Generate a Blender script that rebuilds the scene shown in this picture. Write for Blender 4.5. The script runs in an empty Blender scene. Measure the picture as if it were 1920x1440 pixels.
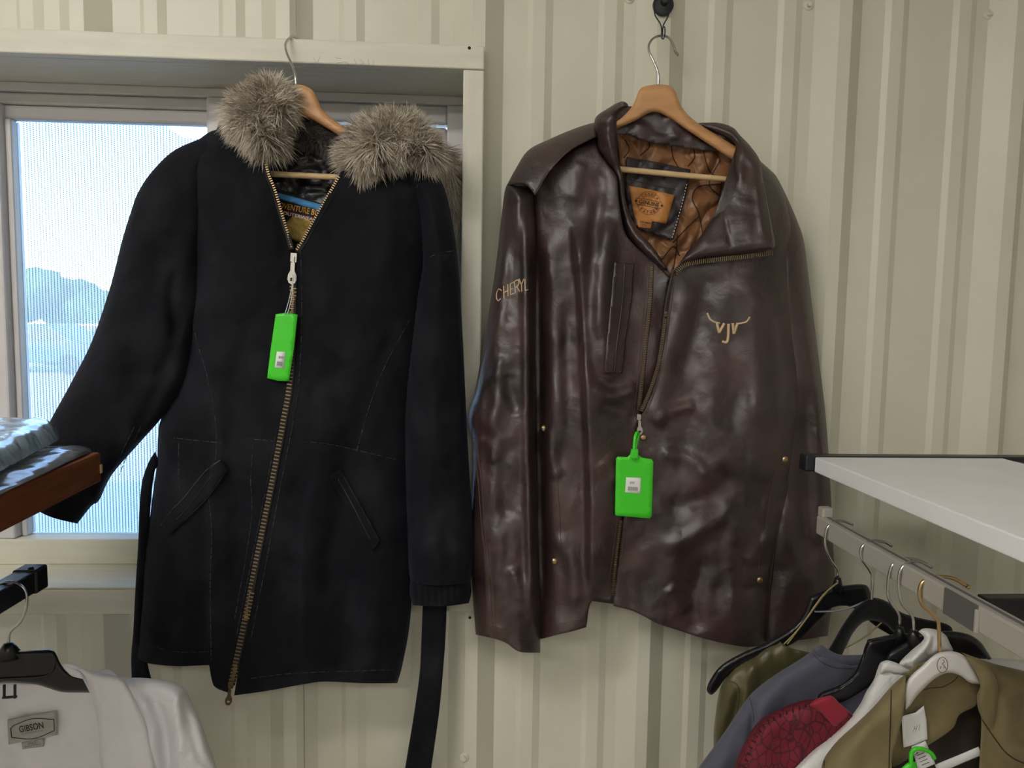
import bpy, bmesh, math, random
import numpy as np
from mathutils import Vector, Matrix
from mathutils.geometry import delaunay_2d_cdt
from mathutils.bvhtree import BVHTree
random.seed(7); RNG = np.random.default_rng(7)
S = bpy.context.scene
COL = S.collection
# ------------------------------------------------------------------ camera
FPX = 1350.0
CAM = np.array([0.0, -1.32, 1.55])
_psi, _pit, _rho = math.radians(3.2), math.radians(4.8), 0.016
CF = np.array([math.sin(_psi)*math.cos(_pit), math.cos(_psi)*math.cos(_pit), -math.sin(_pit)])
_r0 = np.array([math.cos(_psi), -math.sin(_psi), 0.0]); _u0 = np.cross(_r0, CF)
CR = math.cos(_rho)*_r0 + math.sin(_rho)*_u0
CU = -math.sin(_rho)*_r0 + math.cos(_rho)*_u0
cd = bpy.data.cameras.new('camera'); cam = bpy.data.objects.new('camera', cd); COL.objects.link(cam)
cd.sensor_width = 36.0; cd.lens = 36.0*FPX/1920.0; cd.clip_start = 0.02; cd.clip_end = 500
m = Matrix.Identity(4)
for i in range(3):
    m[i][0] = CR[i]; m[i][1] = CU[i]; m[i][2] = -CF[i]; m[i][3] = CAM[i]
cam.matrix_world = m
S.camera = cam
S.view_settings.view_transform = 'Standard'; S.view_settings.look = 'None'
S.view_settings.gamma = 1.0; S.view_settings.use_curve_mapping = False
S.view_settings.exposure = 0.0
# ------------------------------------------------------------------ sky and sun
W = bpy.data.worlds.new('sky'); S.world = W; W.use_nodes = True
wn = W.node_tree.nodes; wl = W.node_tree.links
wbg = wn['Background']; sky = wn.new('ShaderNodeTexSky'); sky.sky_type = 'NISHITA'
sky.sun_disc = False; sky.sun_elevation = math.radians(27); sky.sun_rotation = math.radians(192)
sky.air_density = 1.0; sky.dust_density = 0.2; sky.ozone_density = 3.0
wl.new(sky.outputs[0], wbg.inputs[0]); wbg.inputs[1].default_value = 2.0
sl = bpy.data.lights.new('sun', 'SUN'); sl.energy = 18.0; sl.angle = 0.009; sl.color = (1.0, 0.93, 0.82)
so = bpy.data.objects.new('sun', sl); COL.objects.link(so)
so.rotation_euler = (math.radians(64), 0, math.radians(6)); so.location = (0, -6, 6)
LAMP_STRENGTH = 1.0

# ------------------------------------------------------------------ helpers
def ray(px, py):
    px = np.asarray(px, float); py = np.asarray(py, float)
    return CF + ((px-960)/FPX)[..., None]*CR + ((720-py)/FPX)[..., None]*CU
def P(px, py, d):                      # point of pixel (px, py) on the vertical plane d metres in front of the wall
    v = ray(px, py); t = (-np.asarray(d, float) - CAM[1])/v[..., 1]
    return CAM + v*t[..., None]
def PZ(px, py, z):                     # ... on the horizontal plane at height z
    v = ray(px, py); t = (z - CAM[2])/v[..., 2]
    return CAM + v*t[..., None]
ORG = {}
def tag(o, label=None, cat=None, group=None, kind=None):
    if label: o['label'] = label
    if cat: o['category'] = cat
    if group: o['group'] = group
    if kind: o['kind'] = kind
    return o
def thing(name, label, cat, loc, group=None, kind=None):
    o = bpy.data.objects.new(name, None); COL.objects.link(o); o.empty_display_size = 0.05
    o.location = Vector([float(c) for c in loc]); ORG[o.name] = np.array(o.location)
    return tag(o, label, cat, group, kind)
def link(name, verts, faces, mat, parent=None, smooth=True):
    V = np.asarray(verts, float).reshape(-1, 3)
    if parent is not None: org = ORG[parent.name]
    else:
        lo, hi = V.min(0), V.max(0); org = np.array([(lo[0]+hi[0])/2, (lo[1]+hi[1])/2, lo[2]])
    me = bpy.data.meshes.new(name); me.from_pydata((V-org).tolist(), [], faces); me.update()
    if smooth: me.polygons.foreach_set('use_smooth', np.ones(len(me.polygons), bool))
    if mat is not None: me.materials.append(mat)
    o = bpy.data.objects.new(name, me); COL.objects.link(o)
    if parent is not None: o.parent = parent
    else: o.location = Vector(org)
    ORG[o.name] = org
    return o
def box_vf(c, s, ax=None):
    c = np.array(c, float); s = np.array(s, float)/2
    ax = np.eye(3) if ax is None else np.array(ax)
    v = [c + ax[0]*s[0]*i + ax[1]*s[1]*j + ax[2]*s[2]*k for i in (-1, 1) for j in (-1, 1) for k in (-1, 1)]
    f = [(0, 1, 3, 2), (4, 6, 7, 5), (0, 4, 5, 1), (2, 3, 7, 6), (0, 2, 6, 4), (1, 5, 7, 3)]
    return v, f
def bevel(o, w=0.003, seg=2):
    md = o.modifiers.new('bevel', 'BEVEL'); md.width = w; md.segments = seg; md.limit_method = 'ANGLE'
    md.harden_normals = False
    return o
def box(name, lo, hi, mat, parent=None, bev=0.002):
    lo = np.array(lo, float); hi = np.array(hi, float)
    v, f = box_vf((lo+hi)/2, hi-lo); o = link(name, v, f, mat, parent, smooth=False)
    return bevel(o, bev) if bev else o
def merge(parts):
    V, Fc, n = [], [], 0
    for v, f in parts:
        V += [tuple(x) for x in v]; Fc += [tuple(i+n for i in q) for q in f]; n += len(v)
    return V, Fc
def catmull(pts, step):
    p = np.array(pts, float)
    if len(p) == 2:
        n = max(1, int(np.linalg.norm(p[1]-p[0])/step)); t = np.linspace(0, 1, n+1)[:, None]
        return p[0]*(1-t)+p[1]*t
    e = np.vstack([2*p[0]-p[1], p, 2*p[-1]-p[-2]]); out = []
    for i in range(1, len(e)-2):
        n = max(1, int(round(np.linalg.norm(e[i+1]-e[i])/step))); t = np.arange(n)[:, None]/n
        a, b, c, d = e[i-1], e[i], e[i+1], e[i+2]
        out.append(0.5*((2*b)+(c-a)*t+(2*a-5*b+4*c-d)*t**2+(3*b-a-3*c+d)*t**3))
    out.append(p[-1:]); return np.vstack(out)
def seg_dist(Q, L):                    # distance, parameter and side of points Q to polyline L
    best = np.full(len(Q), 1e9); par = np.zeros(len(Q)); side = np.ones(len(Q))
    n = len(L)-1
    for i in range(n):
        a, b = L[i], L[i+1]; ab = b-a; l2 = ab@ab
        if l2 < 1e-9: continue
        t = np.clip(((Q-a)@ab)/l2, 0, 1); dv = Q-(a+t[:, None]*ab); d = np.hypot(dv[:, 0], dv[:, 1])
        k = d < best; best[k] = d[k]; par[k] = ((i+t)/n)[k]
        side[k] = np.sign(ab[0]*dv[:, 1]-ab[1]*dv[:, 0])[k]
    return best, par, side
def inside(Q, L):
    c = np.zeros(len(Q), bool); x, y = Q[:, 0], Q[:, 1]
    for i in range(len(L)):
        x1, y1 = L[i-1]; x2, y2 = L[i]
        if y1 == y2: continue
        c ^= ((y1 > y) != (y2 > y)) & (x < (x2-x1)*(y-y1)/(y2-y1)+x1)
    return c
_perm = RNG.random((256, 256))
def vnoise(x, y):
    xi = np.floor(x).astype(int); yi = np.floor(y).astype(int); fx = x-xi; fy = y-yi
    fx = fx*fx*(3-2*fx); fy = fy*fy*(3-2*fy); g = lambda a, b: _perm[a % 256, b % 256]
    return (g(xi, yi)*(1-fx)+g(xi+1, yi)*fx)*(1-fy)+(g(xi, yi+1)*(1-fx)+g(xi+1, yi+1)*fx)*fy - 0.5
def fbm(x, y, o=3):
    s = 0; a = 1.0
    for k in range(o): s = s + a*vnoise(x*2**k+17*k, y*2**k+31*k); a *= 0.5
    return s
BV = {}
def lin(*pts):                         # linear depth field through control points (px, py, d)
    A = np.array([[p[0], p[1], 1] for p in pts], float); b = np.array([p[2] for p in pts], float)
    k = np.linalg.lstsq(A, b, rcond=None)[0]
    return lambda x, y: k[0]*x+k[1]*y+k[2]
def puff(name, segs, base, bulge, R, mat, parent=None, step=6, ridges=(), noise=(), thick=0.004, mirror=0.0, key=None, field=None):
    """cloth-like solid: outline given in photograph pixels, unprojected at its own depth, rounded towards the 'r' edges"""
    if isinstance(segs[0][0], (int, float)): segs = [('r', list(segs)+[segs[0]])]
    loops, rnd = [], []
    for kind, pts in segs:
        c = catmull(pts, step); loops.append(c[:-1] if np.allclose(c[-1], segs[0][1][0]) or True else c)
        if kind == 'r': rnd.append(c)
    # join segments: each starts where the previous ended
    B = []
    for i, (kind, pts) in enumerate(segs):
        c = catmull(pts, step); nxt = np.array(segs[(i+1) % len(segs)][1][0], float)
        B.append(c[:-1] if np.linalg.norm(c[-1]-nxt) < 1.0 else c)
    B = np.vstack(B); nb = len(B)
    lo, hi = B.min(0), B.max(0)
    gx = np.arange(lo[0], hi[0], step); gy = np.arange(lo[1], hi[1], step*0.87)
    G = np.array([(x+(step/2 if j % 2 else 0), y) for j, y in enumerate(gy) for x in gx])
    G = G[inside(G, B)]
    if len(G):
        d, _, _ = seg_dist(G, np.vstack([B, B[:1]])); G = G[d > step*0.55]
    Q = np.vstack([B, G]) if len(G) else B
    r = delaunay_2d_cdt([Vector(q) for q in Q], [], [list(range(nb))], 1, 1e-4)
    Q = np.array([(v.x, v.y) for v in r[0]]); tri = [tuple(f) for f in r[2]]
    if rnd:
        dist = np.min([seg_dist(Q, c)[0] for c in rnd], axis=0)
        t = np.clip(dist/R, 0, 1); prof = np.sqrt(np.clip(1-(1-t)**2, 0, 1))
    else: dist = np.full(len(Q), 1e3); prof = np.ones(len(Q))
    x, y = Q[:, 0], Q[:, 1]
    b0 = base(x, y) if callable(base) else np.full(len(Q), float(base))
    d = b0 + bulge*prof
    fade = np.clip(dist/(R*0.35), 0, 1)
    for rd in ridges:
        L = catmull(rd[0], 12) if len(rd[0]) > 2 else np.array(rd[0], float)
        ds, pr, sd = seg_dist(Q, L); w1 = rd[2]; w2 = rd[3] if len(rd) > 3 else w1
        w = np.where(sd < 0, w1, w2); tp = rd[4] if len(rd) > 4 else 0.15
        ends = np.clip(np.minimum(pr, 1-pr)/max(tp, 1e-3), 0, 1); ends = ends*ends*(3-2*ends)
        d = d + rd[1]*np.exp(-(ds/w)**2)*ends*np.clip(dist/15, 0.3, 1)
    for nz in noise:                   # (amp, scale x, scale y, angle)
        a, sx, sy = nz[:3]; an = math.radians(nz[3] if len(nz) > 3 else 0); o = nz[4] if len(nz) > 4 else 2
        u = x*math.cos(an)+y*math.sin(an); v = -x*math.sin(an)+y*math.cos(an)
        d = d + a*fbm(u/sx+3.1, v/sy+7.7, o)*(0.25+0.75*fade)
    if field is not None: d = d + field(x, y)
    db = b0 - thick - mirror*prof if mirror else np.minimum(d-thick, b0-thick*0.5+0*prof) if bulge == 0 else d-thick
    F3 = P(x, y, d); K3 = P(x, y, db); n = len(Q)
    ed = {}
    for f in tri:
        for i in range(3):
            e = (f[i], f[(i+1) % 3]); ed[e] = 1
    bnd = [e for e in ed if (e[1], e[0]) not in ed]
    a3 = F3[list(tri[0])]; flip = np.cross(a3[1]-a3[0], a3[2]-a3[0])[1] > 0
    faces = []
    for f in tri:
        g = (f[0], f[2], f[1]) if flip else f
        faces.append(g); faces.append((g[0]+n, g[2]+n, g[1]+n))
    for a, b in bnd:
        faces.append((a, b, b+n, a+n) if flip else (b, a, a+n, b+n))
    V = np.vstack([F3, K3])
    o = link(name, V, faces, mat, parent)
    BV[key or o.name] = BVHTree.FromPolygons([Vector(v) for v in F3], [f for f in faces if max(f) < n])
    o_front[o.name] = (F3, [f for f in faces if max(f) < n], V, faces)
    return o
o_front = {}
def hit(px, py, keys, off=0.0, fallback=0.1):
    v = Vector(ray(px, py)).normalized(); best = None; o = Vector(CAM)
    for k in keys:
        h = BV[k].ray_cast(o, v)
        if h[0] is not None and (best is None or h[3] < best[3]): best = h
    if best is None: return Vector(P(px, py, fallback+off))
    return best[0] - v*off
def strip(name, pts, w, keys, mat, parent, h=0.0006, off=0.0, dash=None, step=4, fallback=0.1, taper=False):
    c = catmull(pts, step); parts = []
    runs = [(0, len(c)-1)]
    if dash:
        on, gap = dash; runs = []; L = np.concatenate([[0], np.cumsum(np.hypot(*np.diff(c, axis=0).T))]); s = 0
        segs = []
        while s < L[-1]:
            e = min(s+on, L[-1]); segs.append(np.array([[np.interp(q, L, c[:, 0]), np.interp(q, L, c[:, 1])] for q in (s, e)])); s += on+gap
    else: segs = [c]
    for q in segs:
        T = np.gradient(q, axis=0) if len(q) > 1 else np.array([[1, 0]]); T /= np.maximum(np.hypot(T[:, 0], T[:, 1])[:, None], 1e-6)
        N = np.stack([-T[:, 1], T[:, 0]], 1); V = []; Fq = []
        for i in range(len(q)):
            ww = w*(0.25+0.75*math.sin(math.pi*i/(len(q)-1))) if taper and len(q) > 2 else w
            for s, e in ((-.5, -0.0006), (-.42, h), (.42, h), (.5, -0.0006)):
                a = q[i]+N[i]*ww*s; V.append(hit(a[0], a[1], keys, off+e, fallback))
        for i in range(len(q)-1):
            for k in range(4):
                a = i*4+k; b = i*4+(k+1) % 4; Fq.append((a, b, b+4, a+4))
        Fq.append((3, 2, 1, 0)); m0 = (len(q)-1)*4; Fq.append((m0, m0+1, m0+2, m0+3))
        parts.append((V, Fq))
    v, f = merge(parts); return link(name, v, f, mat, parent)
def tube(pts, r, n=8, closed=False):
    p = [Vector(q) for q in pts]; V, Fq = [], []; up = None; m = len(p)
    for i in range(m):
        t = (p[(i+1) % m]-p[i-1]) if closed else (p[min(i+1, m-1)]-p[max(i-1, 0)])
        t.normalize()
        if up is None:
            up = t.orthogonal().normalized()
        up = (up - t*up.dot(t)).normalized(); s = t.cross(up)
        rr = r[i] if isinstance(r, (list, tuple, np.ndarray)) else r
        for k in range(n):
            a = 2*math.pi*k/n; V.append(p[i]+(up*math.cos(a)+s*math.sin(a))*rr)
    for i in range(m if closed else m-1):
        for k in range(n):
            a = i*n+k; b = i*n+(k+1) % n; j = (i+1) % m
            Fq.append((a, b, j*n+(k+1) % n, j*n+k))
    if not closed: Fq.append(tuple(range(n-1, -1, -1))); Fq.append(tuple((m-1)*n+k for k in range(n)))
    return V, Fq
def smooth3(pts, step=0.004):
    return catmull(pts, step)
def wire(name, pxd, r, mat, parent=None, n=8, step=0.004):
    pts = [P(a[0], a[1], a[2]) for a in pxd]
    v, f = tube(smooth3(pts, step), r, n); return link(name, v, f, mat, parent)
def lathe(c, axis, prof, n=20):
    ax = Vector(axis).normalized(); u = ax.orthogonal().normalized(); w = ax.cross(u); c = Vector(c); V = []; Fq = []
    for (r, h) in prof:
        for k in range(n):
            a = 2*math.pi*k/n; V.append(c+ax*h+(u*math.cos(a)+w*math.sin(a))*r)
    for i in range(len(prof)-1):
        for k in range(n):
            Fq.append((i*n+k, i*n+(k+1) % n, (i+1)*n+(k+1) % n, (i+1)*n+k))
    Fq.append(tuple(range(n-1, -1, -1))); Fq.append(tuple((len(prof)-1)*n+k for k in range(n)))
    return V, Fq
def teeth(name, pts, keys, mat, parent, pitch=4.2, w=7.0, t=2.2, off=0.0012, alt=0.0, fallback=0.14, h=0.0016):
    c = catmull(pts, 1.0); L = np.concatenate([[0], np.cumsum(np.hypot(*np.diff(c, axis=0).T))]); parts = []
    n = int(L[-1]/pitch)
    for i in range(n):
        s = (i+.5)*pitch; q = np.array([np.interp(s, L, c[:, 0]), np.interp(s, L, c[:, 1])])
        q2 = np.array([np.interp(s+2, L, c[:, 0]), np.interp(s+2, L, c[:, 1])]); T = q2-q; T /= max(np.hypot(*T), 1e-6); N = np.array([-T[1], T[0]])
        q = q+N*alt*(1 if i % 2 else -1)
        c0 = np.array(hit(q[0], q[1], keys, off, fallback)); sc = np.linalg.norm(c0-CAM)/FPX
        a0 = np.array(P(q[0]+T[0], q[1]+T[1], -c0[1]))-c0; a0 /= np.linalg.norm(a0)
        a1 = np.array(P(q[0]+N[0], q[1]+N[1], -c0[1]))-c0; a1 -= a0*(a0@a1); a1 /= np.linalg.norm(a1)
        parts.append(box_vf(c0, (t*sc, w*sc, h), (a0, a1, np.cross(a0, a1))))
    v, f = merge(parts); return tag(link(name, v, f, mat, parent, smooth=False), kind='stuff')
def text2d(s, spacing=1.0, bold=0.012):
    cu = bpy.data.curves.new('t', 'FONT'); cu.body = s; cu.size = 1.0; cu.resolution_u = 3; cu.offset = bold; cu.space_character = spacing
    ob = bpy.data.objects.new('t', cu); COL.objects.link(ob); dg = bpy.context.evaluated_depsgraph_get()
    me = bpy.data.meshes.new_from_object(ob.evaluated_get(dg)); v = np.array([(q.co.x, q.co.y) for q in me.vertices]); f = [tuple(p.vertices) for p in me.polygons]
    bpy.data.objects.remove(ob); bpy.data.curves.remove(cu); bpy.data.meshes.remove(me)
    v -= v.min(0); return v, f
def text_on(name, s, o, xdir, height, keys, mat, parent, off=0.0006, width=None, fallback=0.1, ydir=None, spacing=1.0):
    v, f = text2d(s, spacing); ext = v.max(0); k = height/ext[1]
    kx = (width/ext[0]) if width else k
    xd = np.array(xdir, float); xd /= np.hypot(*xd); yd = np.array([xd[1], -xd[0]]) if ydir is None else np.array(ydir, float)/np.hypot(*ydir)
    V = [hit(*(np.array(o)+xd*q[0]*kx+yd*q[1]*k), keys, off, fallback) for q in v]
    return link(name, V, f, mat, parent, smooth=False)
def strokes(name, lines, keys, mat, parent, r, off=0.0005, fallback=0.1, n=6, step=3):
    parts = []
    for l in lines:
        c = catmull(l, step); pts = [hit(a[0], a[1], keys, off, fallback) for a in c]; parts.append(tube(pts, r, n))
    v, f = merge(parts); return link(name, v, f, mat, parent)
def poly_on(name, pts, keys, mat, parent, off=0.0008, thick=0.0008, step=5, fallback=0.1, closed_smooth=False):
    """a flat patch lying on a surface"""
    B = []
    for i in range(len(pts)):
        B.append(catmull([pts[i], pts[(i+1) % len(pts)]], step)[:-1])
    B = np.vstack(B); nb = len(B); lo, hi = B.min(0), B.max(0)
    G = np.array([(x, y) for y in np.arange(lo[1], hi[1], step) for x in np.arange(lo[0], hi[0], step)])
    G = G[inside(G, B)]
    if len(G): G = G[seg_dist(G, np.vstack([B, B[:1]]))[0] > step*.5]
    Q = np.vstack([B, G]) if len(G) else B
    r = delaunay_2d_cdt([Vector(q) for q in Q], [], [list(range(nb))], 1, 1e-4)
    Fv = [hit(v.x, v.y, keys, off+thick, fallback) for v in r[0]]; Kv = [hit(v.x, v.y, keys, off-0.001, fallback) for v in r[0]]
    n = len(Fv); tri = [tuple(f) for f in r[2]]; ed = {(f[i], f[(i+1) % 3]) for f in tri for i in range(3)}
    a, b, c = [Fv[i] for i in tri[0]]; flip = (b-a).cross(c-a).y > 0
    faces = [((f[0], f[2], f[1]) if flip else f) for f in tri]
    for e in [e for e in ed if (e[1], e[0]) not in ed]:
        faces.append((e[0], e[1], e[1]+n, e[0]+n) if flip else (e[1], e[0], e[0]+n, e[1]+n))
    o = link(name, Fv+Kv, faces, mat, parent)
    BV[o.name] = BVHTree.FromPolygons(Fv, [f for f in faces if max(f) < n])
    return o
# ------------------------------------------------------------------ materials
MATS = {}
def nodes_of(name):
    mt = bpy.data.materials.new(name); mt.use_nodes = True; nt = mt.node_tree; nt.nodes.clear()
    out = nt.nodes.new('ShaderNodeOutputMaterial'); return mt, nt, out
def mat(name, col, rough=0.6, metal=0.0, var=0.0, vscale=20, bump=0.0, bscale=200, spec=0.5, sheen=0.0, stretch=(1, 1, 1), col2=None, coat=0.0, detail=4, bdist=0.001, sheencol=(1, 1, 1), vlo=.35, vhi=.65, rvar=0.0, subs=0.0, bump2=None):
    mt, nt, out = nodes_of(name); N = nt.nodes; L = nt.links
    b = N.new('ShaderNodeBsdfPrincipled'); L.new(b.outputs[0], out.inputs[0])
    b.inputs['Base Color'].default_value = (*col, 1); b.inputs['Roughness'].default_value = rough; b.inputs['Metallic'].default_value = metal
    b.inputs['Specular IOR Level'].default_value = spec; b.inputs['Sheen Weight'].default_value = sheen; b.inputs['Sheen Tint'].default_value = (*sheencol, 1)
    b.inputs['Coat Weight'].default_value = coat
    tc = N.new('ShaderNodeTexCoord'); mp = N.new('ShaderNodeMapping'); L.new(tc.outputs['Object'], mp.inputs[0]); mp.inputs['Scale'].default_value = stretch
    if var or col2:
        nz = N.new('ShaderNodeTexNoise'); nz.inputs['Scale'].default_value = vscale; nz.inputs['Detail'].default_value = detail; L.new(mp.outputs[0], nz.inputs['Vector'])
        cr = N.new('ShaderNodeValToRGB'); L.new(nz.outputs['Fac'], cr.inputs[0]); cr.color_ramp.elements[0].position = vlo; cr.color_ramp.elements[1].position = vhi
        c2 = col2 if col2 else tuple(min(1, c*(1+var)) for c in col)
        c1 = col if col2 else tuple(c*(1-var) for c in col)
        cr.color_ramp.elements[0].color = (*c1, 1); cr.color_ramp.elements[1].color = (*c2, 1); L.new(cr.outputs[0], b.inputs['Base Color'])
        if rvar:
            mr = N.new('ShaderNodeMapRange'); L.new(nz.outputs['Fac'], mr.inputs[0]); mr.inputs[3].default_value = rough-rvar; mr.inputs[4].default_value = rough+rvar
            L.new(mr.outputs[0], b.inputs['Roughness'])
    if bump:
        nb = N.new('ShaderNodeTexNoise'); nb.inputs['Scale'].default_value = bscale; nb.inputs['Detail'].default_value = 3; L.new(mp.outputs[0], nb.inputs['Vector'])
        bp = N.new('ShaderNodeBump'); bp.inputs['Strength'].default_value = bump; bp.inputs['Distance'].default_value = bdist; L.new(nb.outputs['Fac'], bp.inputs['Height'])
        L.new(bp.outputs[0], b.inputs['Normal'])
        if bump2:
            n2 = N.new('ShaderNodeTexNoise'); n2.inputs['Scale'].default_value = bump2[1]; n2.inputs['Detail'].default_value = 5; n2.inputs['Distortion'].default_value = bump2[3] if len(bump2) > 3 else 0
            L.new(mp.outputs[0], n2.inputs['Vector'])
            b2 = N.new('ShaderNodeBump'); b2.inputs['Strength'].default_value = bump2[0]; b2.inputs['Distance'].default_value = bump2[2]
            L.new(n2.outputs['Fac'], b2.inputs['Height']); L.new(bp.outputs[0], b2.inputs['Normal']); L.new(b2.outputs[0], b.inputs['Normal'])
    MATS[name] = mt; return mt
def emit(name, col, s):
    mt, nt, out = nodes_of(name); e = nt.nodes.new('ShaderNodeEmission'); e.inputs[0].default_value = (*col, 1); e.inputs[1].default_value = s
    nt.links.new(e.outputs[0], out.inputs[0]); return mt
def clear_plastic(name, tint, trans, rough=0.08, body=(0.5, 0.55, 0.6), bodyw=0.15, bump=0.0, bscale=30):
    mt, nt, out = nodes_of(name); N = nt.nodes; L = nt.links
    t = N.new('ShaderNodeBsdfTransparent'); t.inputs[0].default_value = (*tint, 1)
    b = N.new('ShaderNodeBsdfPrincipled'); b.inputs['Base Color'].default_value = (*body, 1); b.inputs['Roughness'].default_value = rough; b.inputs['Specular IOR Level'].default_value = 0.9
    g = N.new('ShaderNodeBsdfGlossy'); g.inputs['Roughness'].default_value = rough
    fr = N.new('ShaderNodeFresnel'); fr.inputs[0].default_value = 1.5
    m1 = N.new('ShaderNodeMixShader'); m1.inputs[0].default_value = 1-trans; L.new(t.outputs[0], m1.inputs[1]); L.new(b.outputs[0], m1.inputs[2])
    m2 = N.new('ShaderNodeMixShader'); L.new(fr.outputs[0], m2.inputs[0]); L.new(m1.outputs[0], m2.inputs[1]); L.new(g.outputs[0], m2.inputs[2]); L.new(m2.outputs[0], out.inputs[0])
    if bump:
        nz = N.new('ShaderNodeTexNoise'); nz.inputs['Scale'].default_value = bscale; tc = N.new('ShaderNodeTexCoord'); L.new(tc.outputs['Object'], nz.inputs['Vector'])
        bp = N.new('ShaderNodeBump'); bp.inputs['Strength'].default_value = bump; bp.inputs['Distance'].default_value = 0.01; L.new(nz.outputs['Fac'], bp.inputs['Height'])
        for q in (b, g, fr): L.new(bp.outputs[0], q.inputs['Normal'])
    return mt

M_wall = mat('painted_steel', (0.66, 0.64, 0.525), 0.42, var=0.03, vscale=6, bump=0.05, bscale=400)
M_trim = mat('painted_wood', (0.66, 0.64, 0.53), 0.5, var=0.04, vscale=9, bump=0.15, bscale=60, stretch=(1, 8, 8))
M_trimv = mat('painted_wood_upright', (0.67, 0.65, 0.55), 0.5, var=0.04, vscale=9, bump=0.12, bscale=60, stretch=(8, 8, 1))
M_vinyl = mat('window_vinyl', (0.62, 0.60, 0.60), 0.4, var=0.02)
M_floor = mat('floor_concrete', (0.34, 0.32, 0.29), 0.6, var=0.1, vscale=4)
M_ceil = mat('ceiling_white', (0.75, 0.74, 0.70), 0.8)
M_roomwall = mat('room_wall', (0.62, 0.60, 0.54), 0.7)
M_ground = mat('asphalt_lot', (0.36, 0.35, 0.34), 0.9, var=0.12, vscale=0.6)
M_suede = mat('black_suede', (0.0030, 0.0034, 0.0055), 0.88, col2=(0.012, 0.0128, 0.0165), vscale=11, bump=0.35, bscale=900, sheen=0.05, sheencol=(0.5, 0.6, 0.9), spec=0.2, bdist=0.0006, vlo=.45, vhi=.75, bump2=(0.5, 26, 0.006))
M_suedeworn = mat('worn_suede_edge', (0.018, 0.019, 0.022), 0.9, col2=(0.07, 0.072, 0.08), vscale=60, spec=0.2, bump=0.4, bscale=600)
M_suedelight = mat('scuffed_seam_thread', (0.06, 0.062, 0.07), 0.9, spec=0.2)
M_satin = mat('black_satin_lining', (0.010, 0.010, 0.013), 0.35, bump=0.5, bscale=45, bdist=0.006)
M_leather = mat('brown_leather', (0.019, 0.0110, 0.0108), 0.45, col2=(0.066, 0.033, 0.032), vscale=12, detail=7, bump=0.4, bscale=420, bdist=0.0008, spec=0.85, rvar=0.08, vlo=.33, vhi=.75, bump2=(0.26, 40, 0.005, 1.3))
M_leatherdark = mat('dark_leather_patch', (0.030, 0.022, 0.024), 0.45, var=0.2, vscale=40, bump=0.4, bscale=400)
M_leatherseam = mat('leather_seam', (0.085, 0.045, 0.03), 0.6)
M_lining = mat('bronze_quilt_lining', (0.20, 0.085, 0.032), 0.38, col2=(0.30, 0.14, 0.06), vscale=30, bump=0.3, bscale=120, sheen=0.1)
M_liningdark = mat('quilt_stitch', (0.035, 0.015, 0.008), 0.7)
M_tan = mat('tan_leather_label', (0.48, 0.20, 0.05), 0.55, var=0.1, vscale=60)
M_print = mat('dark_print', (0.05, 0.022, 0.01), 0.8)
M_thread = mat('cream_embroidery', (0.62, 0.45, 0.27), 0.55, bump=0.5, bscale=900)
M_brass = mat('aged_brass', (0.42, 0.30, 0.16), 0.35, metal=0.9)
M_brassdark = mat('dark_brass', (0.20, 0.145, 0.085), 0.4, metal=0.85)
M_nickel = mat('nickel', (0.62, 0.60, 0.56), 0.28, metal=1.0)
M_steel = mat('chrome_wire', (0.58, 0.57, 0.56), 0.2, metal=1.0)
M_gold = mat('gold_wire', (0.62, 0.44, 0.22), 0.22, metal=1.0)
M_wood = mat('beech_wood', (0.50, 0.25, 0.10), 0.42, col2=(0.60, 0.32, 0.14), vscale=9, stretch=(1.2, 4, 9), bump=0.08, bscale=80, detail=6)
M_woodbar = mat('pale_dowel', (0.66, 0.47, 0.25), 0.5, var=0.06, vscale=40)
M_cherry = mat('reddish_shelf_wood', (0.15, 0.045, 0.02), 0.38, col2=(0.22, 0.07, 0.03), vscale=7, stretch=(2, 2, 14), bump=0.08, bscale=50, detail=6)
M_black = mat('black_plastic', (0.008, 0.008, 0.010), 0.28, spec=0.5)
M_blackmetal = mat('black_powder_coat', (0.010, 0.011, 0.016), 0.38)
M_velvet = mat('black_velvet', (0.006, 0.006, 0.007), 0.95, sheen=0.25, spec=0.1)
M_magnet = mat('dark_rubber', (0.022, 0.024, 0.03), 0.55)
M_whitelam = mat('white_laminate', (0.86, 0.86, 0.88), 0.45, var=0.02, vscale=12)
M_rail = mat('grey_rail_paint', (0.40, 0.375, 0.33), 0.45, bump=0.1, bscale=500)
M_plate = mat('dark_rail_plate', (0.115, 0.11, 0.105), 0.5)
M_green = mat('green_plastic_tag', (0.055, 0.62, 0.022), 0.4)
M_paper = mat('white_sticker', (0.78, 0.77, 0.76), 0.7)
M_ink = mat('grey_ink', (0.18, 0.18, 0.20), 0.8)
M_inkdark = mat('black_ink', (0.03, 0.03, 0.035), 0.8)
M_string = mat('clear_string', (0.55, 0.57, 0.6), 0.3)
M_shirt = mat('white_cotton', (0.80, 0.79, 0.82), 0.85, sheen=0.1, var=0.02, vscale=20, bump=0.25, bscale=1200, bdist=0.0004, bump2=(0.35, 14, 0.006))
M_shirtlabel = mat('grey_woven_label', (0.42, 0.41, 0.38), 0.8, bump=0.3, bscale=900)
M_olivesatin = mat('olive_satin', (0.085, 0.072, 0.028), 0.4, var=0.2, vscale=18, sheen=0.1, bump2=(0.4, 14, 0.01), bump=0.1)
M_slate = mat('slate_blue_knit', (0.083, 0.085, 0.118), 0.85, var=0.05, sheen=0.15, bump=0.3, bscale=1000)
M_red = mat('crimson_lace', (0.21, 0.010, 0.026), 0.75, var=0.2, vscale=40, bump=0.4, bscale=300)
M_reddark = mat('crimson_lace_hole', (0.035, 0.004, 0.008), 0.9)
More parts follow.
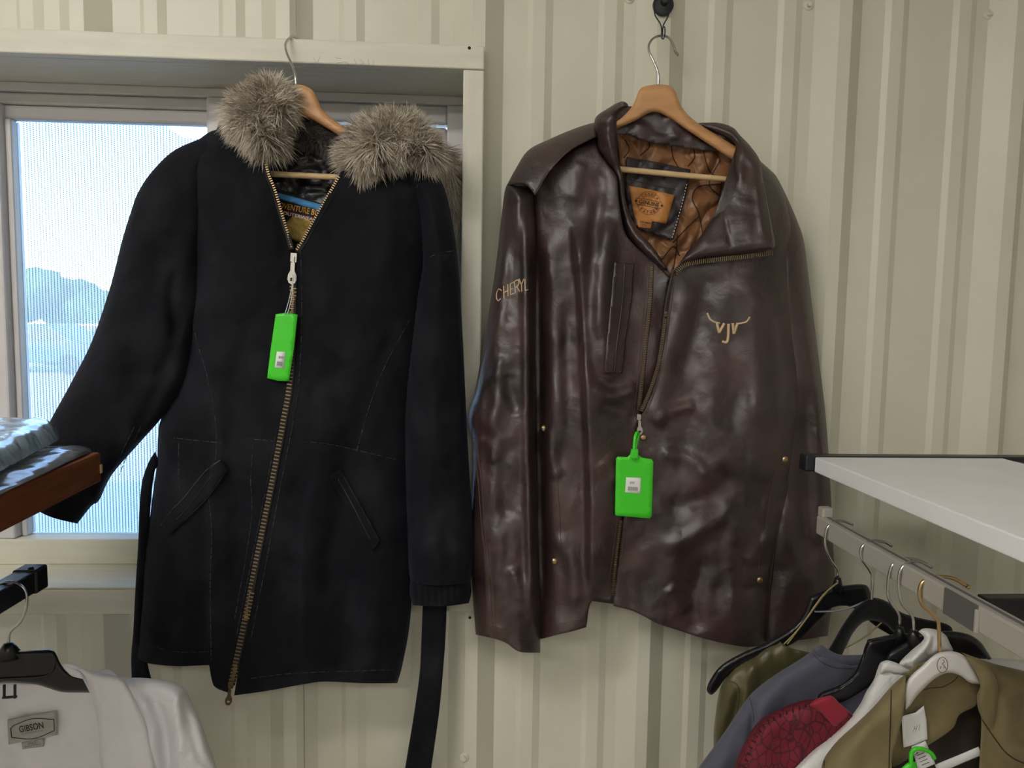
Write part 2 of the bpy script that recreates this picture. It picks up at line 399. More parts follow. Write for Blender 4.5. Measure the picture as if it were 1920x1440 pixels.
M_redplain = mat('crimson_jersey', (0.29, 0.010, 0.03), 0.75, sheen=0.1)
M_ribwhite = mat('white_rib_knit', (0.70, 0.69, 0.67), 0.9, sheen=0.1, bump=0.2, bscale=800)
M_suedeolive = mat('olive_suede', (0.155, 0.125, 0.062), 0.9, col2=(0.21, 0.17, 0.088), vscale=14, sheen=0.2, sheencol=(.9, .8, .5), bump=0.4, bscale=700, spec=0.2)
M_olivedark = mat('olive_suede_piping', (0.03, 0.02, 0.011), 0.8)
M_brownlining = mat('dark_brown_lining', (0.020, 0.014, 0.011), 0.5)
M_hangerwhite = mat('white_lacquer', (0.72, 0.70, 0.68), 0.35, var=0.03)
M_strap = mat('olive_strap', (0.30, 0.24, 0.09), 0.5)
M_clear = clear_plastic('clear_plastic', (0.8, 0.82, 0.85), 0.55, 0.1)
M_bag = clear_plastic('poly_bag', (0.80, 0.88, 0.95), 0.15, 0.2, body=(0.46, 0.60, 0.74), bump=0.7, bscale=22)  # light blue body colour paints in the window's reflection
M_bag2 = clear_plastic('thin_poly_bag', (0.92, 0.94, 0.97), 0.66, 0.16, body=(0.46, 0.48, 0.54), bump=0.35, bscale=26)
M_bluelabel = mat('blue_woven_band', (0.06, 0.25, 0.52), 0.7, bump=0.4, bscale=800)
M_redlabel = mat('red_woven_band', (0.20, 0.02, 0.03), 0.7)
M_blacklabel = mat('black_woven_label', (0.012, 0.010, 0.010), 0.8, bump=0.3, bscale=900)
M_goldlabel = mat('gold_woven', (0.40, 0.26, 0.06), 0.6, var=0.25, vscale=120, bump=0.5, bscale=500)
M_orangethread = mat('orange_woven_letters', (0.70, 0.34, 0.06), 0.6)
M_ringgreen = M_green
M_holedark = mat('screw_hole', (0.02, 0.018, 0.015), 0.9)  # near-black discs, colour stands in for the shade inside the holes
M_pencil = mat('pencil_mark', (0.36, 0.34, 0.28), 0.8)
# ------------------------------------------------------------------ the building
ZC = 2.75
zt0 = float(P(450, 114, .05)[2]); zt1 = float(P(450, 68, .05)[2])          # header board
XP0 = float(P(866, 400, .05)[0]); XP1 = float(P(908, 131, .05)[0])         # upright board
ZS0, ZS1 = 1.0195, 1.066                                                   # sill board front
XL = -1.45                                                                 # far side of the window opening
majors = [-0.6228-0.334*k for k in range(5, 0, -1)] + [-0.6228, -0.2833, 0.0493, 0.3728, 0.6981] + [0.6981+0.326*k for k in range(1, 6)]
prof = []
HR, HM = 0.03, 0.0065
for i, xr in enumerate(majors):
    prof += [(xr-.088, 0), (xr-.056, HR), (xr-.033, HR), (xr, 0)]
    sp = (majors[i+1]-xr) if i+1 < len(majors) else 0.33
    for q in (0.245, 0.635):
        xm = xr+sp*q-.02; prof += [(xm-.017, 0), (xm-.008, HM), (xm+.014, HM), (xm+.028, 0)]
prof = [(-2.6, 0)] + [p for p in prof if -2.6 < p[0] < 2.6] + [(2.6, 0)]
def wall_sheet(x0, x1, z0, z1):
    pr = [p for p in prof if x0 < p[0] < x1]
    f = lambda x: float(np.interp(x, [p[0] for p in prof], [p[1] for p in prof]))
    pr = [(x0, f(x0))]+pr+[(x1, f(x1))]
    V = []; Fq = []
    for (x, d) in pr: V += [(x, -d, z0), (x, -d, z1)]
    for i in range(len(pr)-1): Fq.append((2*i, 2*i+2, 2*i+3, 2*i+1))
    return V, Fq
XO = XP1-0.012                                                             # opening edge, hidden behind the upright board
v, f = merge([wall_sheet(-2.6, XL, 0, ZC), wall_sheet(XL, XO, zt0+.02, ZC), wall_sheet(XL, XO, 0, ZS0+.01), wall_sheet(XO, 2.6, 0, ZC)])
wb = tag(link('wall_back', v, f, M_wall, smooth=False), 'cream painted ribbed steel wall behind the coats', kind='structure')
tag(box('floor', (-2.6, -4.2, -.1), (2.6, .02, 0), M_floor, bev=0), 'grey concrete floor', kind='structure')
tag(box('ceiling', (-8, -4.22, ZC), (8, .04, ZC+.12), M_ceil, bev=0), 'white ceiling', kind='structure')  # extended past the side walls to shade the lot outside
tag(box('wall_left', (-2.72, -4.2, 0), (-2.6, .02, ZC), M_roomwall, bev=0), 'plain cream side wall', kind='structure')
tag(box('wall_right', (2.6, -4.2, 0), (2.72, .02, ZC), M_roomwall, bev=0), 'plain cream wall on the right', kind='structure')
tag(box('wall_front', (-2.6, -4.32, 0), (2.6, -4.2, ZC), M_roomwall, bev=0), 'plain cream wall behind the viewer', kind='structure')
for (sx, sy, z0, z1) in ((570, 1350, .0, ZS0), (555, 30, zt1, ZC)):
    q = P(sx, sy, .0); dq = float(np.interp(q[0], [p[0] for p in prof], [p[1] for p in prof])); q = P(sx, sy, dq)
    box('sheet_seam', (q[0]-.0006, -dq-.0008, z0), (q[0]+.0006, -dq+.001, z1), M_pencil, wb, bev=0)
# trims around the window
def trim(i, lo, hi, m, label, bev=.0025):
    return tag(box('trim_%d' % i, lo, hi, m, bev=bev), label, kind='structure')
t1 = trim(1, (XL-.05, -.05, zt0), (XP1, -.030, zt1), M_trim, 'cream header board across the top of the window recess')
trim(2, (XP0, -.05, ZS1), (XP1, -.030, zt0-.001), M_trimv, 'cream upright board at the right edge of the window recess')
trim(3, (XL-.05, -.034, ZS0), (XP1+.004, -.012, ZS1), M_trim, 'cream apron board below the window sill')
trim(4, (XL-.05, -.034, ZS1+.0005), (XP1+.002, .128, ZS1+.004), M_trim, 'cream window sill ledge with peeling paint')
trim(5, (XL, -.0295, zt0), (XO, .128, zt0+.018), M_trim, 'cream soffit board of the window recess')
trim(6, (XO-.004, -.0295, ZS1), (XO+.014, .128, zt0), M_trimv, 'cream jamb board of the window recess')
trim(7, (XL-.02, -.03, ZS1), (XL, .128, zt0), M_trimv, 'cream jamb board at the far left of the recess')
PEN = [[(588, 108), (594, 120)], [(600, 106), (592, 124), (588, 128)], [(628, 108), (640, 110)], [(630, 118), (650, 116), (655, 122)], [(664, 110), (668, 121)], [(676, 112), (682, 118), (676, 122)], [(690, 110), (692, 122)], [(700, 112), (700, 122)]]
parts = []
for l in PEN: parts.append(tube([P(a, b, .0501) for a, b in l], .0003, 5))
v, f = merge(parts); tag(link('pencil_scribble', v, f, M_pencil, t1), kind='stuff')
# screws and screw holes of the wall sheet
for (sx, sy) in ((1180, -3), (1516, 10), (1852, 27), (1563, 622), (870, 1420)):
    d0 = float(np.interp(P(sx, sy, 0)[0], [p[0] for p in prof], [p[1] for p in prof])); c = P(sx, sy, d0)
    r_ = thing('wall_screw', {1180: 'painted hex screw at the photo top just left of the black magnet hook', 1516: 'painted hex screw high on the wall above the jacket shoulder', 1852: 'painted hex screw at the upper right of the wall', 1563: 'painted hex screw on the wall beside the jacket sleeve', 870: 'painted screw low on the wall between belt tail and jacket sleeve'}[sx], 'screw', c, 'sheet metal screws in the ribbed wall')
    v, f = lathe(c, (0, -1, 0), [(.0095, -.0015), (.0095, .0012), (.0082, .0022), (.0045, .0022)], 20); link('washer', v, f, M_wall, r_)
    v, f = lathe(c, (0, -1, 0), [(.0048, .0015), (.0048, .0062), (.0042, .0070)], 6); link('hex_head', v, f, M_wall, r_, smooth=False)
for (sx, sy, dd) in ((880, 90, .05), (178, 1195, None), (881, 1158, None)):
    if dd is None: dd = float(np.interp(P(sx, sy, 0)[0], [p[0] for p in prof], [p[1] for p in prof]))
    v, f = lathe(P(sx, sy, dd), (0, -1, 0), [(.0028, -.002), (.0028, .0003), (.0022, .0006)], 12)
    tag(link('screw_hole', v, f, M_holedark), {880: 'small dark screw hole near the header board end', 178: 'small dark hole in the wall below the sill', 881: 'small dark hole beside the brown sleeve cuff'}[sx], 'screw hole', 'dark screw holes')
# ceiling lamps
for i, (lx, ly, ls, lab) in enumerate(((-1.15, -1.55, 31, 'long white ceiling light nearest the window wall'), (-1.2, -3.0, 30, 'long white ceiling light at the back left'), (.6, -3.2, 22, 'long white ceiling light on the right'))):
    t = thing('ceiling_light', lab, 'ceiling light', (lx, ly, ZC), 'ceiling lights')
    box('housing', (lx-.62, ly-.13, ZC-.06), (lx+.62, ly+.13, ZC-.001), M_ceil, t, bev=.004)
    box('diffuser', (lx-.6, ly-.11, ZC-.085), (lx+.6, ly+.11, ZC-.062), emit('lamp_diffuser', (1.0, 0.97, 0.925), ls*LAMP_STRENGTH), t, bev=0)
# ------------------------------------------------------------------ window
YW = .10
def wx(px, py=600): return float(P(px, py, -YW)[0])
def wz(px, py): return float(P(px, py, -YW)[2])
win = thing('window_1', 'vinyl sliding window with a perforated white sun screen', None, (wx(200), YW, ZS1), kind='structure')
gx0, gx1 = wx(14, 225), wx(389, 235); gz0, gz1 = wz(150, 1008), wz(200, 224)
fx1 = wx(838, 240)
box('frame_bottom', (XL, YW-.012, ZS1+.004), (XO, YW+.04, gz0), M_trim, win)
box('frame_head', (XL, YW+.0, gz1+.047), (XO, YW+.04, zt0), M_vinyl, win)
box('frame_step', (XL, YW-.004+.012, gz1+.026), (wx(392, 235), YW+.04, gz1+.0465), M_vinyl, win, bev=.004)
box('sash_rail', (XL, YW+.014, gz1), (gx1, YW+.04, gz1+.0255), M_vinyl, win, bev=.005)
box('jamb_stile', (gx0-.045, YW-.010, gz0), (gx0-.012, YW+.04, gz1+.026), M_vinyl, win, bev=.004)
box('sash_stile', (gx0-.0115, YW+.008, gz0), (gx0, YW+.04, gz1), M_vinyl, win, bev=.004)
box('far_stile', (XL, YW-.010, gz0), (gx0-.30, YW+.04, gz1+.026), M_vinyl, win, bev=.004)
box('meeting_stile', (gx1, YW-.008, gz0), (gx1+.052, YW+.04, gz1+.046), M_vinyl, win, bev=.005)
box('frame_end', (fx1, YW-.004, gz0), (XO, YW+.04, gz1+.046), M_vinyl, win, bev=.004)
rz = wz(700, 238)
box('sash_rail', (gx1+.052, YW+.006, gz1+.012), (fx1, YW+.04, gz1+.046), M_vinyl, win, bev=.004)
box('sash_rail', (gx1+.052, YW+.012, gz1-.060), (fx1, YW+.04, gz1+.008), M_vinyl, win, bev=.005)
box('sash_stile', (fx1-.05, YW+.012, gz0), (fx1-.001, YW+.04, gz1-.060), M_vinyl, win, bev=.005)
M_glass = clear_plastic('window_glass', (0.97, 0.98, 0.98), 0.97, 0.0)
box('pane', (gx0, YW+.026, gz0), (gx1, YW+.029, gz1), M_glass, win, bev=0)
box('pane', (gx1+.052, YW+.026, gz0), (fx1-.05, YW+.029, gz1-.06), M_glass, win, bev=0)
box('pane', (gx0-.30, YW+.026, gz0), (gx0-.045, YW+.029, gz1), M_glass, win, bev=0)
# perforated sun screen just behind the glass, blue daylight put into its tint
mt, nt, out = nodes_of('perforated_screen'); N = nt.nodes; L = nt.links
tcs = N.new('ShaderNodeTexCoord'); sp = N.new('ShaderNodeSeparateXYZ'); L.new(tcs.outputs['Object'], sp.inputs[0])
def mth(op, a, b=None):
    n = N.new('ShaderNodeMath'); n.operation = op
    for k, q in enumerate((a, b)):
        if q is None: continue
        if isinstance(q, (int, float)): n.inputs[k].default_value = q
        else: L.new(q, n.inputs[k])
    return n.outputs[0]
colx = mth('DIVIDE', sp.outputs[0], .0058); fx_ = mth('FRACT', colx); par = mth('MULTIPLY', mth('FRACT', mth('MULTIPLY', mth('FLOOR', colx), .5)), 1.0)
fz_ = mth('FRACT', mth('ADD', mth('DIVIDE', sp.outputs[2], .0036), par))
tri_x = mth('ADD', fx_, mth('MULTIPLY', fz_, .16))
dark = mth('MULTIPLY', mth('LESS_THAN', mth('ABSOLUTE', mth('SUBTRACT', tri_x, .45)), .21), mth('LESS_THAN', fz_, .68))
b1 = N.new('ShaderNodeBsdfTranslucent'); b1.inputs[0].default_value = (.48, .56, .64, 1)
b2 = N.new('ShaderNodeBsdfDiffuse'); b2.inputs[0].default_value = (.75, .75, .75, 1)
b3 = N.new('ShaderNodeBsdfTransparent'); b3.inputs[0].default_value = (.53, .62, .69, 1)
b4 = N.new('ShaderNodeBsdfDiffuse'); b4.inputs[0].default_value = (.16, .16, .15, 1)
ma = N.new('ShaderNodeMixShader'); ma.inputs[0].default_value = .25; L.new(b1.outputs[0], ma.inputs[1]); L.new(b2.outputs[0], ma.inputs[2])
mb_ = N.new('ShaderNodeMixShader'); mb_.inputs[0].default_value = .5; L.new(ma.outputs[0], mb_.inputs[1]); L.new(b3.outputs[0], mb_.inputs[2])
mc = N.new('ShaderNodeMixShader'); L.new(mth('MULTIPLY', dark, .97), mc.inputs[0]); L.new(mb_.outputs[0], mc.inputs[1]); L.new(b4.outputs[0], mc.inputs[2]); L.new(mc.outputs[0], out.inputs[0])
M_screen = mt
for (a, b, c) in ((gx0-.004, gx1+.004, gz1), (gx1+.05, fx1-.045, gz1-.06), (gx0-.30, gx0-.045, gz1)):
    o = link('sun_screen', [(a, YW+.046, gz0-.005), (b, YW+.046, gz0-.005), (b, YW+.046, c+.004), (a, YW+.046, c+.004)], [(0, 1, 2, 3)], M_screen, win, smooth=False)
# outdoors
tag(link('ground', [(-80, .16, -.12), (80, .16, -.12), (80, 140, -.12), (-80, 140, -.12)], [(0, 1, 2, 3)], M_ground), 'pale gravel parking lot outside the window', kind='structure')
#@@OBJECTS
# ------------------------------------------------------------------ wooden hangers
def wooden_hanger(label, body, d, hookpts, bar, hr=.0021):
    t = thing('wooden_hanger', label, 'hanger', P(*body[0], d), 'wooden coat hangers')
    puff('hanger_body', [('r', body+[body[0]])], d-.001, .007, 9, M_wood, t, step=4, mirror=.006, thick=.002)
    wire('hook', hookpts, hr, M_steel, t, 10)
    c = [P(a[0], a[1], a[2]) for a in bar]; v, f = tube([c[0]+(c[1]-c[0])*k/12 for k in range(13)], .0048, 12); link('trouser_bar', v, f, M_woodbar, t)
    return t
# ------------------------------------------------------------------ black hooded coat
coat = thing('winter_coat', 'long black suede coat with fur trimmed hood hanging in front of the window', 'coat', P(500, 1300, .08))
CB = lin((300, 400, .072), (800, 400, .078), (500, 1300, .066))
puff('back_panel', [('r', [(415, 250), (345, 310), (330, 500), (310, 790), (296, 860), (280, 980), (262, 1150), (256, 1222)]), ('o', [(256, 1222), (330, 1240), (560, 1262), (735, 1262)]), ('r', [(735, 1262), (760, 1100), (780, 700), (815, 420), (800, 318), (700, 275)]), ('o', [(700, 275), (560, 248), (415, 250)])], .054, .012, 60, M_suede, coat, step=12)
puff('lining', [('o', [(478, 262), (560, 252), (668, 280), (650, 335), (600, 420), (556, 490), (536, 450), (505, 350), (478, 262)])], .078, 0, 30, M_satin, coat, step=5, noise=((.014, 38, 16, 10), (.005, 14, 9, -20)), key='coat_lining')
# sleeve on the left (viewer), reaching over the window
puff('sleeve', [('r', [(420, 246), (370, 262), (322, 285), (282, 325), (258, 362), (246, 395), (229, 450), (206, 540), (172, 640), (132, 720), (88, 803), (70, 870), (62, 945)]), ('o', [(62, 945), (70, 957), (100, 971), (145, 982)]), ('r', [(145, 982), (172, 948), (186, 938), (210, 890), (262, 830), (304, 782), (345, 720), (372, 600), (385, 420), (420, 246)])], lin((330, 330, .082), (100, 950, .082), (380, 600, .080)), .052, 62, M_suede, coat, step=6,
     ridges=(([(330, 500), (322, 560), (330, 640)], -.008, 10), ([(345, 560), (310, 690), (250, 830)], -.006, 14), ([(250, 800), (225, 870), (170, 950)], .004, 10), ([(205, 620), (260, 660), (300, 700)], .004, 18), ([(270, 420), (240, 540), (180, 700)], .006, 30)), noise=((.012, 70, 130, 25), (.003, 25, 40, 25)), mirror=.02, key='coat_sleeve_l')
fl = puff('front_panel', [('r', [(462, 262), (410, 243), (372, 262), (346, 292), (347, 400), (352, 520), (348, 640), (332, 725), (302, 785), (296, 822), (294, 872), (283, 975), (270, 1040), (262, 1151), (254, 1229)]), ('o', [(254, 1229), (275, 1243), (330, 1249), (392, 1247)]), ('o', [(392, 1247), (397, 1275), (404, 1289), (428, 1299)]), ('o', [(428, 1299), (457, 1180), (482, 1050), (512, 900), (532, 790), (545, 715), (550, 590), (551, 480), (540, 430), (515, 350), (497, 300), (462, 262)])],
     CB, .068, 95, M_suede, coat, step=6,
     ridges=(([(356, 540), (372, 640), (402, 740), (412, 840), (398, 930), (400, 1060), (398, 1244)], .013, 50, 9, .1), ([(470, 560), (440, 800), (452, 1000), (420, 1200)], -.008, 26), ([(330, 600), (318, 760), (312, 900)], .008, 22), ([(298, 822), (360, 824), (418, 830)], -.003, 4), ([(440, 822), (530, 826)], -.003, 4), ([(330, 1050), (322, 1230)], -.010, 26), ([(505, 320), (545, 460), (545, 700)], -.008, 24), ([(300, 1222), (400, 1226)], .002, 8), ([(400, 330), (420, 500), (400, 620)], -.006, 34)),
     noise=((.016, 80, 190), (.004, 26, 40), (.0012, 9, 12)), key='coat_fl')
fr = puff('front_panel', [('r', [(690, 292), (760, 302), (822, 338), (818, 440), (800, 520), (792, 600), (780, 700), (776, 800), (776, 1000), (770, 1152), (756, 1240), (745, 1281)]), ('o', [(745, 1281), (680, 1281), (610, 1278), (569, 1283), (497, 1296), (439, 1304)]), ('o', [(439, 1304), (459, 1180), (484, 1050), (514, 900), (534, 790), (547, 715), (552, 590), (553, 475), (570, 450), (600, 395), (636, 328), (650, 305), (690, 292)])],
     CB, .070, 95, M_suede, coat, step=6,
     ridges=(([(602, 700), (598, 850), (575, 1000), (570, 1130), (572, 1275)], .014, 40, 10, .1), ([(755, 600), (700, 720), (655, 850), (640, 960), (600, 1150)], -.009, 20), ([(640, 1060), (650, 1180), (645, 1275)], -.010, 26), ([(700, 1100), (690, 1270)], .008, 24), ([(560, 830), (650, 838), (720, 850)], -.003, 4), ([(470, 1180), (520, 1000), (545, 850)], .006, 18), ([(600, 420), (575, 480), (570, 700)], -.008, 28), ([(690, 400), (680, 560), (640, 700)], .006, 40), ([(480, 1262), (740, 1250)], .002, 8)),
     noise=((.016, 80, 190), (.004, 26, 40), (.0012, 9, 12)), key='coat_fr')
puff('sleeve', [('r', [(740, 312), (790, 316), (828, 342), (849, 420), (861, 520), (868, 640), (878, 850), (888, 1000), (886, 1060), (881, 1092)]), ('o', [(881, 1092), (830, 1098), (770, 1094)]), ('r', [(770, 1094), (764, 1040), (757, 850), (757, 760), (768, 650), (778, 560), (789, 490), (776, 400), (740, 312)])], lin((800, 330, .088), (820, 1090, .098), (860, 700, .093)), .070, 58, M_suede, coat, step=6,
     ridges=(([(792, 492), (820, 476), (852, 470)], -.004, 5), ([(800, 640), (812, 800), (800, 960), (815, 1080)], .009, 18), ([(845, 600), (850, 800), (840, 1000), (850, 1090)], -.007, 16), ([(772, 960), (800, 985), (790, 1010), (820, 1000)], -.005, 9), ([(790, 1010), (830, 1040), (870, 1030)], .005, 12)),
     noise=((.014, 50, 120), (.004, 22, 30)), mirror=.02, key='coat_sleeve_r')
puff('cuff', [('r', [(881, 1086), (884, 1110), (879, 1131)]), ('o', [(879, 1131), (830, 1137), (774, 1135)]), ('r', [(774, 1135), (768, 1112), (769, 1089)]), ('o', [(769, 1089), (830, 1093), (881, 1086)])], .10, .062, 50, M_suede, coat, step=4,
     ridges=tuple(([(x, 1085), (x+2, 1137)], -.006, 3.5, 3.5, .02) for x in range(782, 880, 12)), noise=((.003, 12, 60),), mirror=.02, key='coat_cuff')
for pts, nm in (([(302, 985), (325, 953), (341, 938), (385, 884), (414, 862), (427, 878), (392, 930), (347, 976), (318, 1003)], 'l'), ([(618, 893), (637, 880), (676, 948), (711, 1013), (697, 1032), (654, 960)], 'r')):
    k = ['coat_fl'] if nm == 'l' else ['coat_fr']
    w = poly_on('pocket_welt', pts, k, M_suede, coat, off=.003, thick=.004)
    strip('welt_edge', pts[:5] if nm == 'l' else pts[1:4], 2.6, k+[w.name], M_suedeworn, w, h=.0007, off=.0006)
    strip('welt_edge', [pts[7], pts[6], pts[5]] if nm == 'l' else [pts[3], pts[4]], 2.2, k+[w.name], M_suedeworn, w, h=.0006, off=.0006)
    strip('welt_opening', [(330, 975), (352, 952), (398, 890)] if nm == 'l' else [(634, 898), (665, 955), (694, 1012)], 2.0, k+[w.name], M_satin, w, h=.0005, off=.0005)
seams = (('coat_fl', [(352, 545), (364, 620), (384, 690), (400, 760), (406, 820), (404, 862)], 1.3), ('coat_fl', [(391, 930), (397, 1000), (394, 1100), (396, 1240)], 1.6), ('coat_fl', [(299, 822), (330, 822), (360, 825), (417, 831)], 1.5), ('coat_fl', [(460, 822), (512, 827)], 2.0), ('coat_fl', [(335, 830), (335, 900), (341, 930)], 1.3), ('coat_fl', [(475, 835), (470, 900), (472, 960), (462, 1040), (440, 1160)], 1.4), ('coat_fl', [(520, 800), (500, 910), (470, 1060), (444, 1190)], 1.4), ('coat_fr', [(768, 600), (720, 690), (690, 770), (668, 850)], 1.4), ('coat_fr', [(566, 828), (612, 832), (660, 842), (744, 862)], 1.2), ('coat_fr', [(564, 470), (566, 600), (560, 720), (548, 800), (526, 910), (498, 1060), (470, 1200)], 1.3), ('coat_sleeve_l', [(264, 800), (240, 850), (224, 890)], 1.4), ('coat_sleeve_l', [(252, 800), (230, 845), (214, 880)], 1.2), ('coat_sleeve_r', [(790, 490), (820, 476), (852, 470)], 2.0), ('coat_fl', [(262, 1205), (330, 1222), (392, 1222)], 1.4), ('coat_fr', [(470, 1272), (560, 1262), (740, 1256)], 1.4))
for k, pts, w in seams:
    strip('seam', pts, w, [k], M_suedeworn, coat, h=.0004, off=.0006, dash=(13, 3))
# zip of the coat
zl = [(497, 302), (505, 330), (516, 358), (530, 405), (541, 440), (549, 468)]; zr = [(636, 330), (620, 358), (600, 393), (580, 428), (565, 455), (555, 470)]
strip('zip_tape', [(a-2, b) for a, b in zl], 10, ['coat_fl'], M_blacklabel, coat, h=.0008, off=.0005, fallback=.13)
strip('zip_tape', [(a+3, b+2) for a, b in zr], 11, ['coat_fr'], M_blacklabel, coat, h=.0008, off=.0005, fallback=.13)
teeth('zip_teeth', zl, ['coat_fl'], M_brass, coat, pitch=4.6, w=4.5, t=1.8, off=.0025, fallback=.135)
teeth('zip_teeth', zr, ['coat_fr'], M_brass, coat, pitch=4.6, w=4.5, t=1.8, off=.0025, fallback=.135)
zc = [(550, 512), (549, 590), (545, 712), (532, 792), (512, 900), (482, 1050), (457, 1180), (434, 1284)]
strip('zip_tape', zc, 13, ['coat_fl', 'coat_fr'], M_blacklabel, coat, h=.001, off=.001, fallback=.13)
teeth('zip_teeth', zc, ['coat_fl', 'coat_fr'], M_brass, coat, pitch=3.4, w=8.5, t=2.0, off=.004, alt=1.6, fallback=.135)
def slider(name, q, keys, parent, m, ang=0.0, size=1.0, body=True, ring=True):
    """zip slider with pull tab: q = pixel of the slider body"""
    c = np.array(hit(q[0], q[1], keys, .006, .14)); sc = np.linalg.norm(c-CAM)/FPX*size
    a = np.array([math.sin(ang), 0, -math.cos(ang)]); b = np.array([math.cos(ang), 0, math.sin(ang)]); n = np.array([0, -1, 0])
    parts = [box_vf(c, (18*sc, 13*sc, .004), (a, b, n)), box_vf(c+a*4*sc+n*.003, (12*sc, 5*sc, .003), (a, b, n))]
    v, f = merge(parts); o = bevel(link('zip_slider', v, f, m, parent, smooth=False), .001)
    if ring:
        t0 = c+a*10*sc+n*.004; prof_ = [(-4, 0), (-4, 16), (-8, 24), (-9, 33), (-6, 40), (0, 43), (6, 40), (9, 33), (8, 24), (4, 16), (4, 0)]
        hole = [(4.2*math.cos(k*math.pi/5), 33+4.2*math.sin(k*math.pi/5)) for k in range(10)]
        v2 = [Vector(p) for p in prof_]+[Vector(p) for p in hole]; n1 = len(prof_)
        r = delaunay_2d_cdt(v2, [], [list(range(n1)), list(range(n1, n1+10))[::-1]], 1, 1e-5)
        tri = [g for g in r[2] if not (((np.mean([r[0][i].x for i in g]))**2+(np.mean([r[0][i].y for i in g])-33)**2) < 3.6**2)]
        nv = len(r[0]); V = [t0+b*p.x*sc+a*p.y*sc+n*.0012 for p in r[0]]+[t0+b*p.x*sc+a*p.y*sc-n*.0008 for p in r[0]]
        ed = {(g[i], g[(i+1) % 3]) for g in tri for i in range(3)}; Fq = [tuple(g) for g in tri]+[tuple(i+nv for i in g[::-1]) for g in tri]+[(e[0], e[1], e[1]+nv, e[0]+nv) for e in ed if (e[1], e[0]) not in ed]
        link('pull_tab', V, Fq, m, o, smooth=False)
    return o
slider('zip_slider', (551, 483), ['coat_fl', 'coat_fr'], coat, M_nickel, ang=-.06, size=.9)
slider('zip_slider', (433, 1284), ['coat_fl', 'coat_fr'], coat, M_brassdark, ang=-.12, size=.62)
# belt
puff('belt', [('r', [(291, 846), (278, 868), (266, 905), (261, 960), (259, 1020), (254, 1100), (250, 1180), (246, 1230), (247, 1275)]), ('o', [(247, 1275), (284, 1274)]), ('r', [(284, 1274), (276, 1240), (268, 1180), (272, 1080), (279, 1000), (284, 930), (290, 885), (297, 868), (291, 846)])], .074, .006, 8, M_suede, coat, step=4, noise=((.004, 12, 30),))
puff('belt', [('r', [(793, 1125), (790, 1200), (787, 1260), (776, 1340), (758, 1450), (742, 1560), (736, 1600)]), ('o', [(736, 1600), (786, 1606)]), ('r', [(786, 1606), (808, 1445), (824, 1330), (833, 1230), (836, 1180), (838, 1125)]), ('o', [(838, 1125), (793, 1125)])], .080, .005, 8, M_suede, coat, step=5, ridges=(([(800, 1140), (796, 1260), (770, 1440)], .002, 6), ([(830, 1140), (826, 1260), (800, 1440)], .002, 6)), noise=((.003, 20, 60),))
# woven label inside the neck
LK = ['coat_lining']
lb = poly_on('brand_label', [(516, 352), (616, 386), (570, 478), (536, 470)], LK, M_blacklabel, coat, off=.003, thick=.0008, fallback=.08)
LK2 = [lb.name, 'coat_lining']
poly_on('blue_band', [(520, 361), (604, 384), (600, 396), (522, 372)], LK2, M_bluelabel, lb, off=.0010, thick=.0004)
poly_on('red_band', [(527, 393), (594, 410), (588, 419), (529, 401)], LK2, M_redlabel, lb, off=.0010, thick=.0004)
poly_on('gold_emblem', [(536, 418), (548, 406), (566, 405), (582, 414), (590, 420), (572, 448), (558, 456), (546, 448)], LK2, M_goldlabel, lb, off=.0012, thick=.0005)
text_on('lettering', 'ADVENTURE BOUND', (515, 388), (1, .21), 11, LK2, M_orangethread, lb, off=.0015, width=110, fallback=.084)
text_on('lettering', 'OUTERWEAR', (530, 402), (1, .22), 6, LK2, M_paper, lb, off=.0022, width=64, fallback=.084)
text_on('lettering', 'ON', (556, 462), (1, .20), 6, LK2, M_paper, lb, off=.0022, width=10, fallback=.084)
# fur trimmed hood
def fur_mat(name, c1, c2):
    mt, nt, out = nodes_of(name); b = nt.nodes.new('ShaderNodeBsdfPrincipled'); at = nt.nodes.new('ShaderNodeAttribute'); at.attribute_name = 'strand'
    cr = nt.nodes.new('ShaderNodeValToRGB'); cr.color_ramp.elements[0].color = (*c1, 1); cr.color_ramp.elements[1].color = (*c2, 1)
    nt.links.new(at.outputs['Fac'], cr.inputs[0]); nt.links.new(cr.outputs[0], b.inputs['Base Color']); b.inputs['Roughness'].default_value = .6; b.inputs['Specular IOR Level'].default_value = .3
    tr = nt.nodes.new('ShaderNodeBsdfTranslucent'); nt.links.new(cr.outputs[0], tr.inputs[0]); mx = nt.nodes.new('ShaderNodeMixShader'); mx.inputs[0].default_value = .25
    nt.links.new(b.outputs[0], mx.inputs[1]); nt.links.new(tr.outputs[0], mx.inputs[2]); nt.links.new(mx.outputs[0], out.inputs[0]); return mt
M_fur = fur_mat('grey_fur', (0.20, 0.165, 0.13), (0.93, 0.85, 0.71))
M_furbase = mat('fur_backing', (0.20, 0.17, 0.14), .9, var=.3, vscale=60, bump=.6, bscale=300, bdist=.003)
M_furdark = fur_mat('dark_fur', (0.05, 0.045, 0.045), (0.20, 0.18, 0.16))
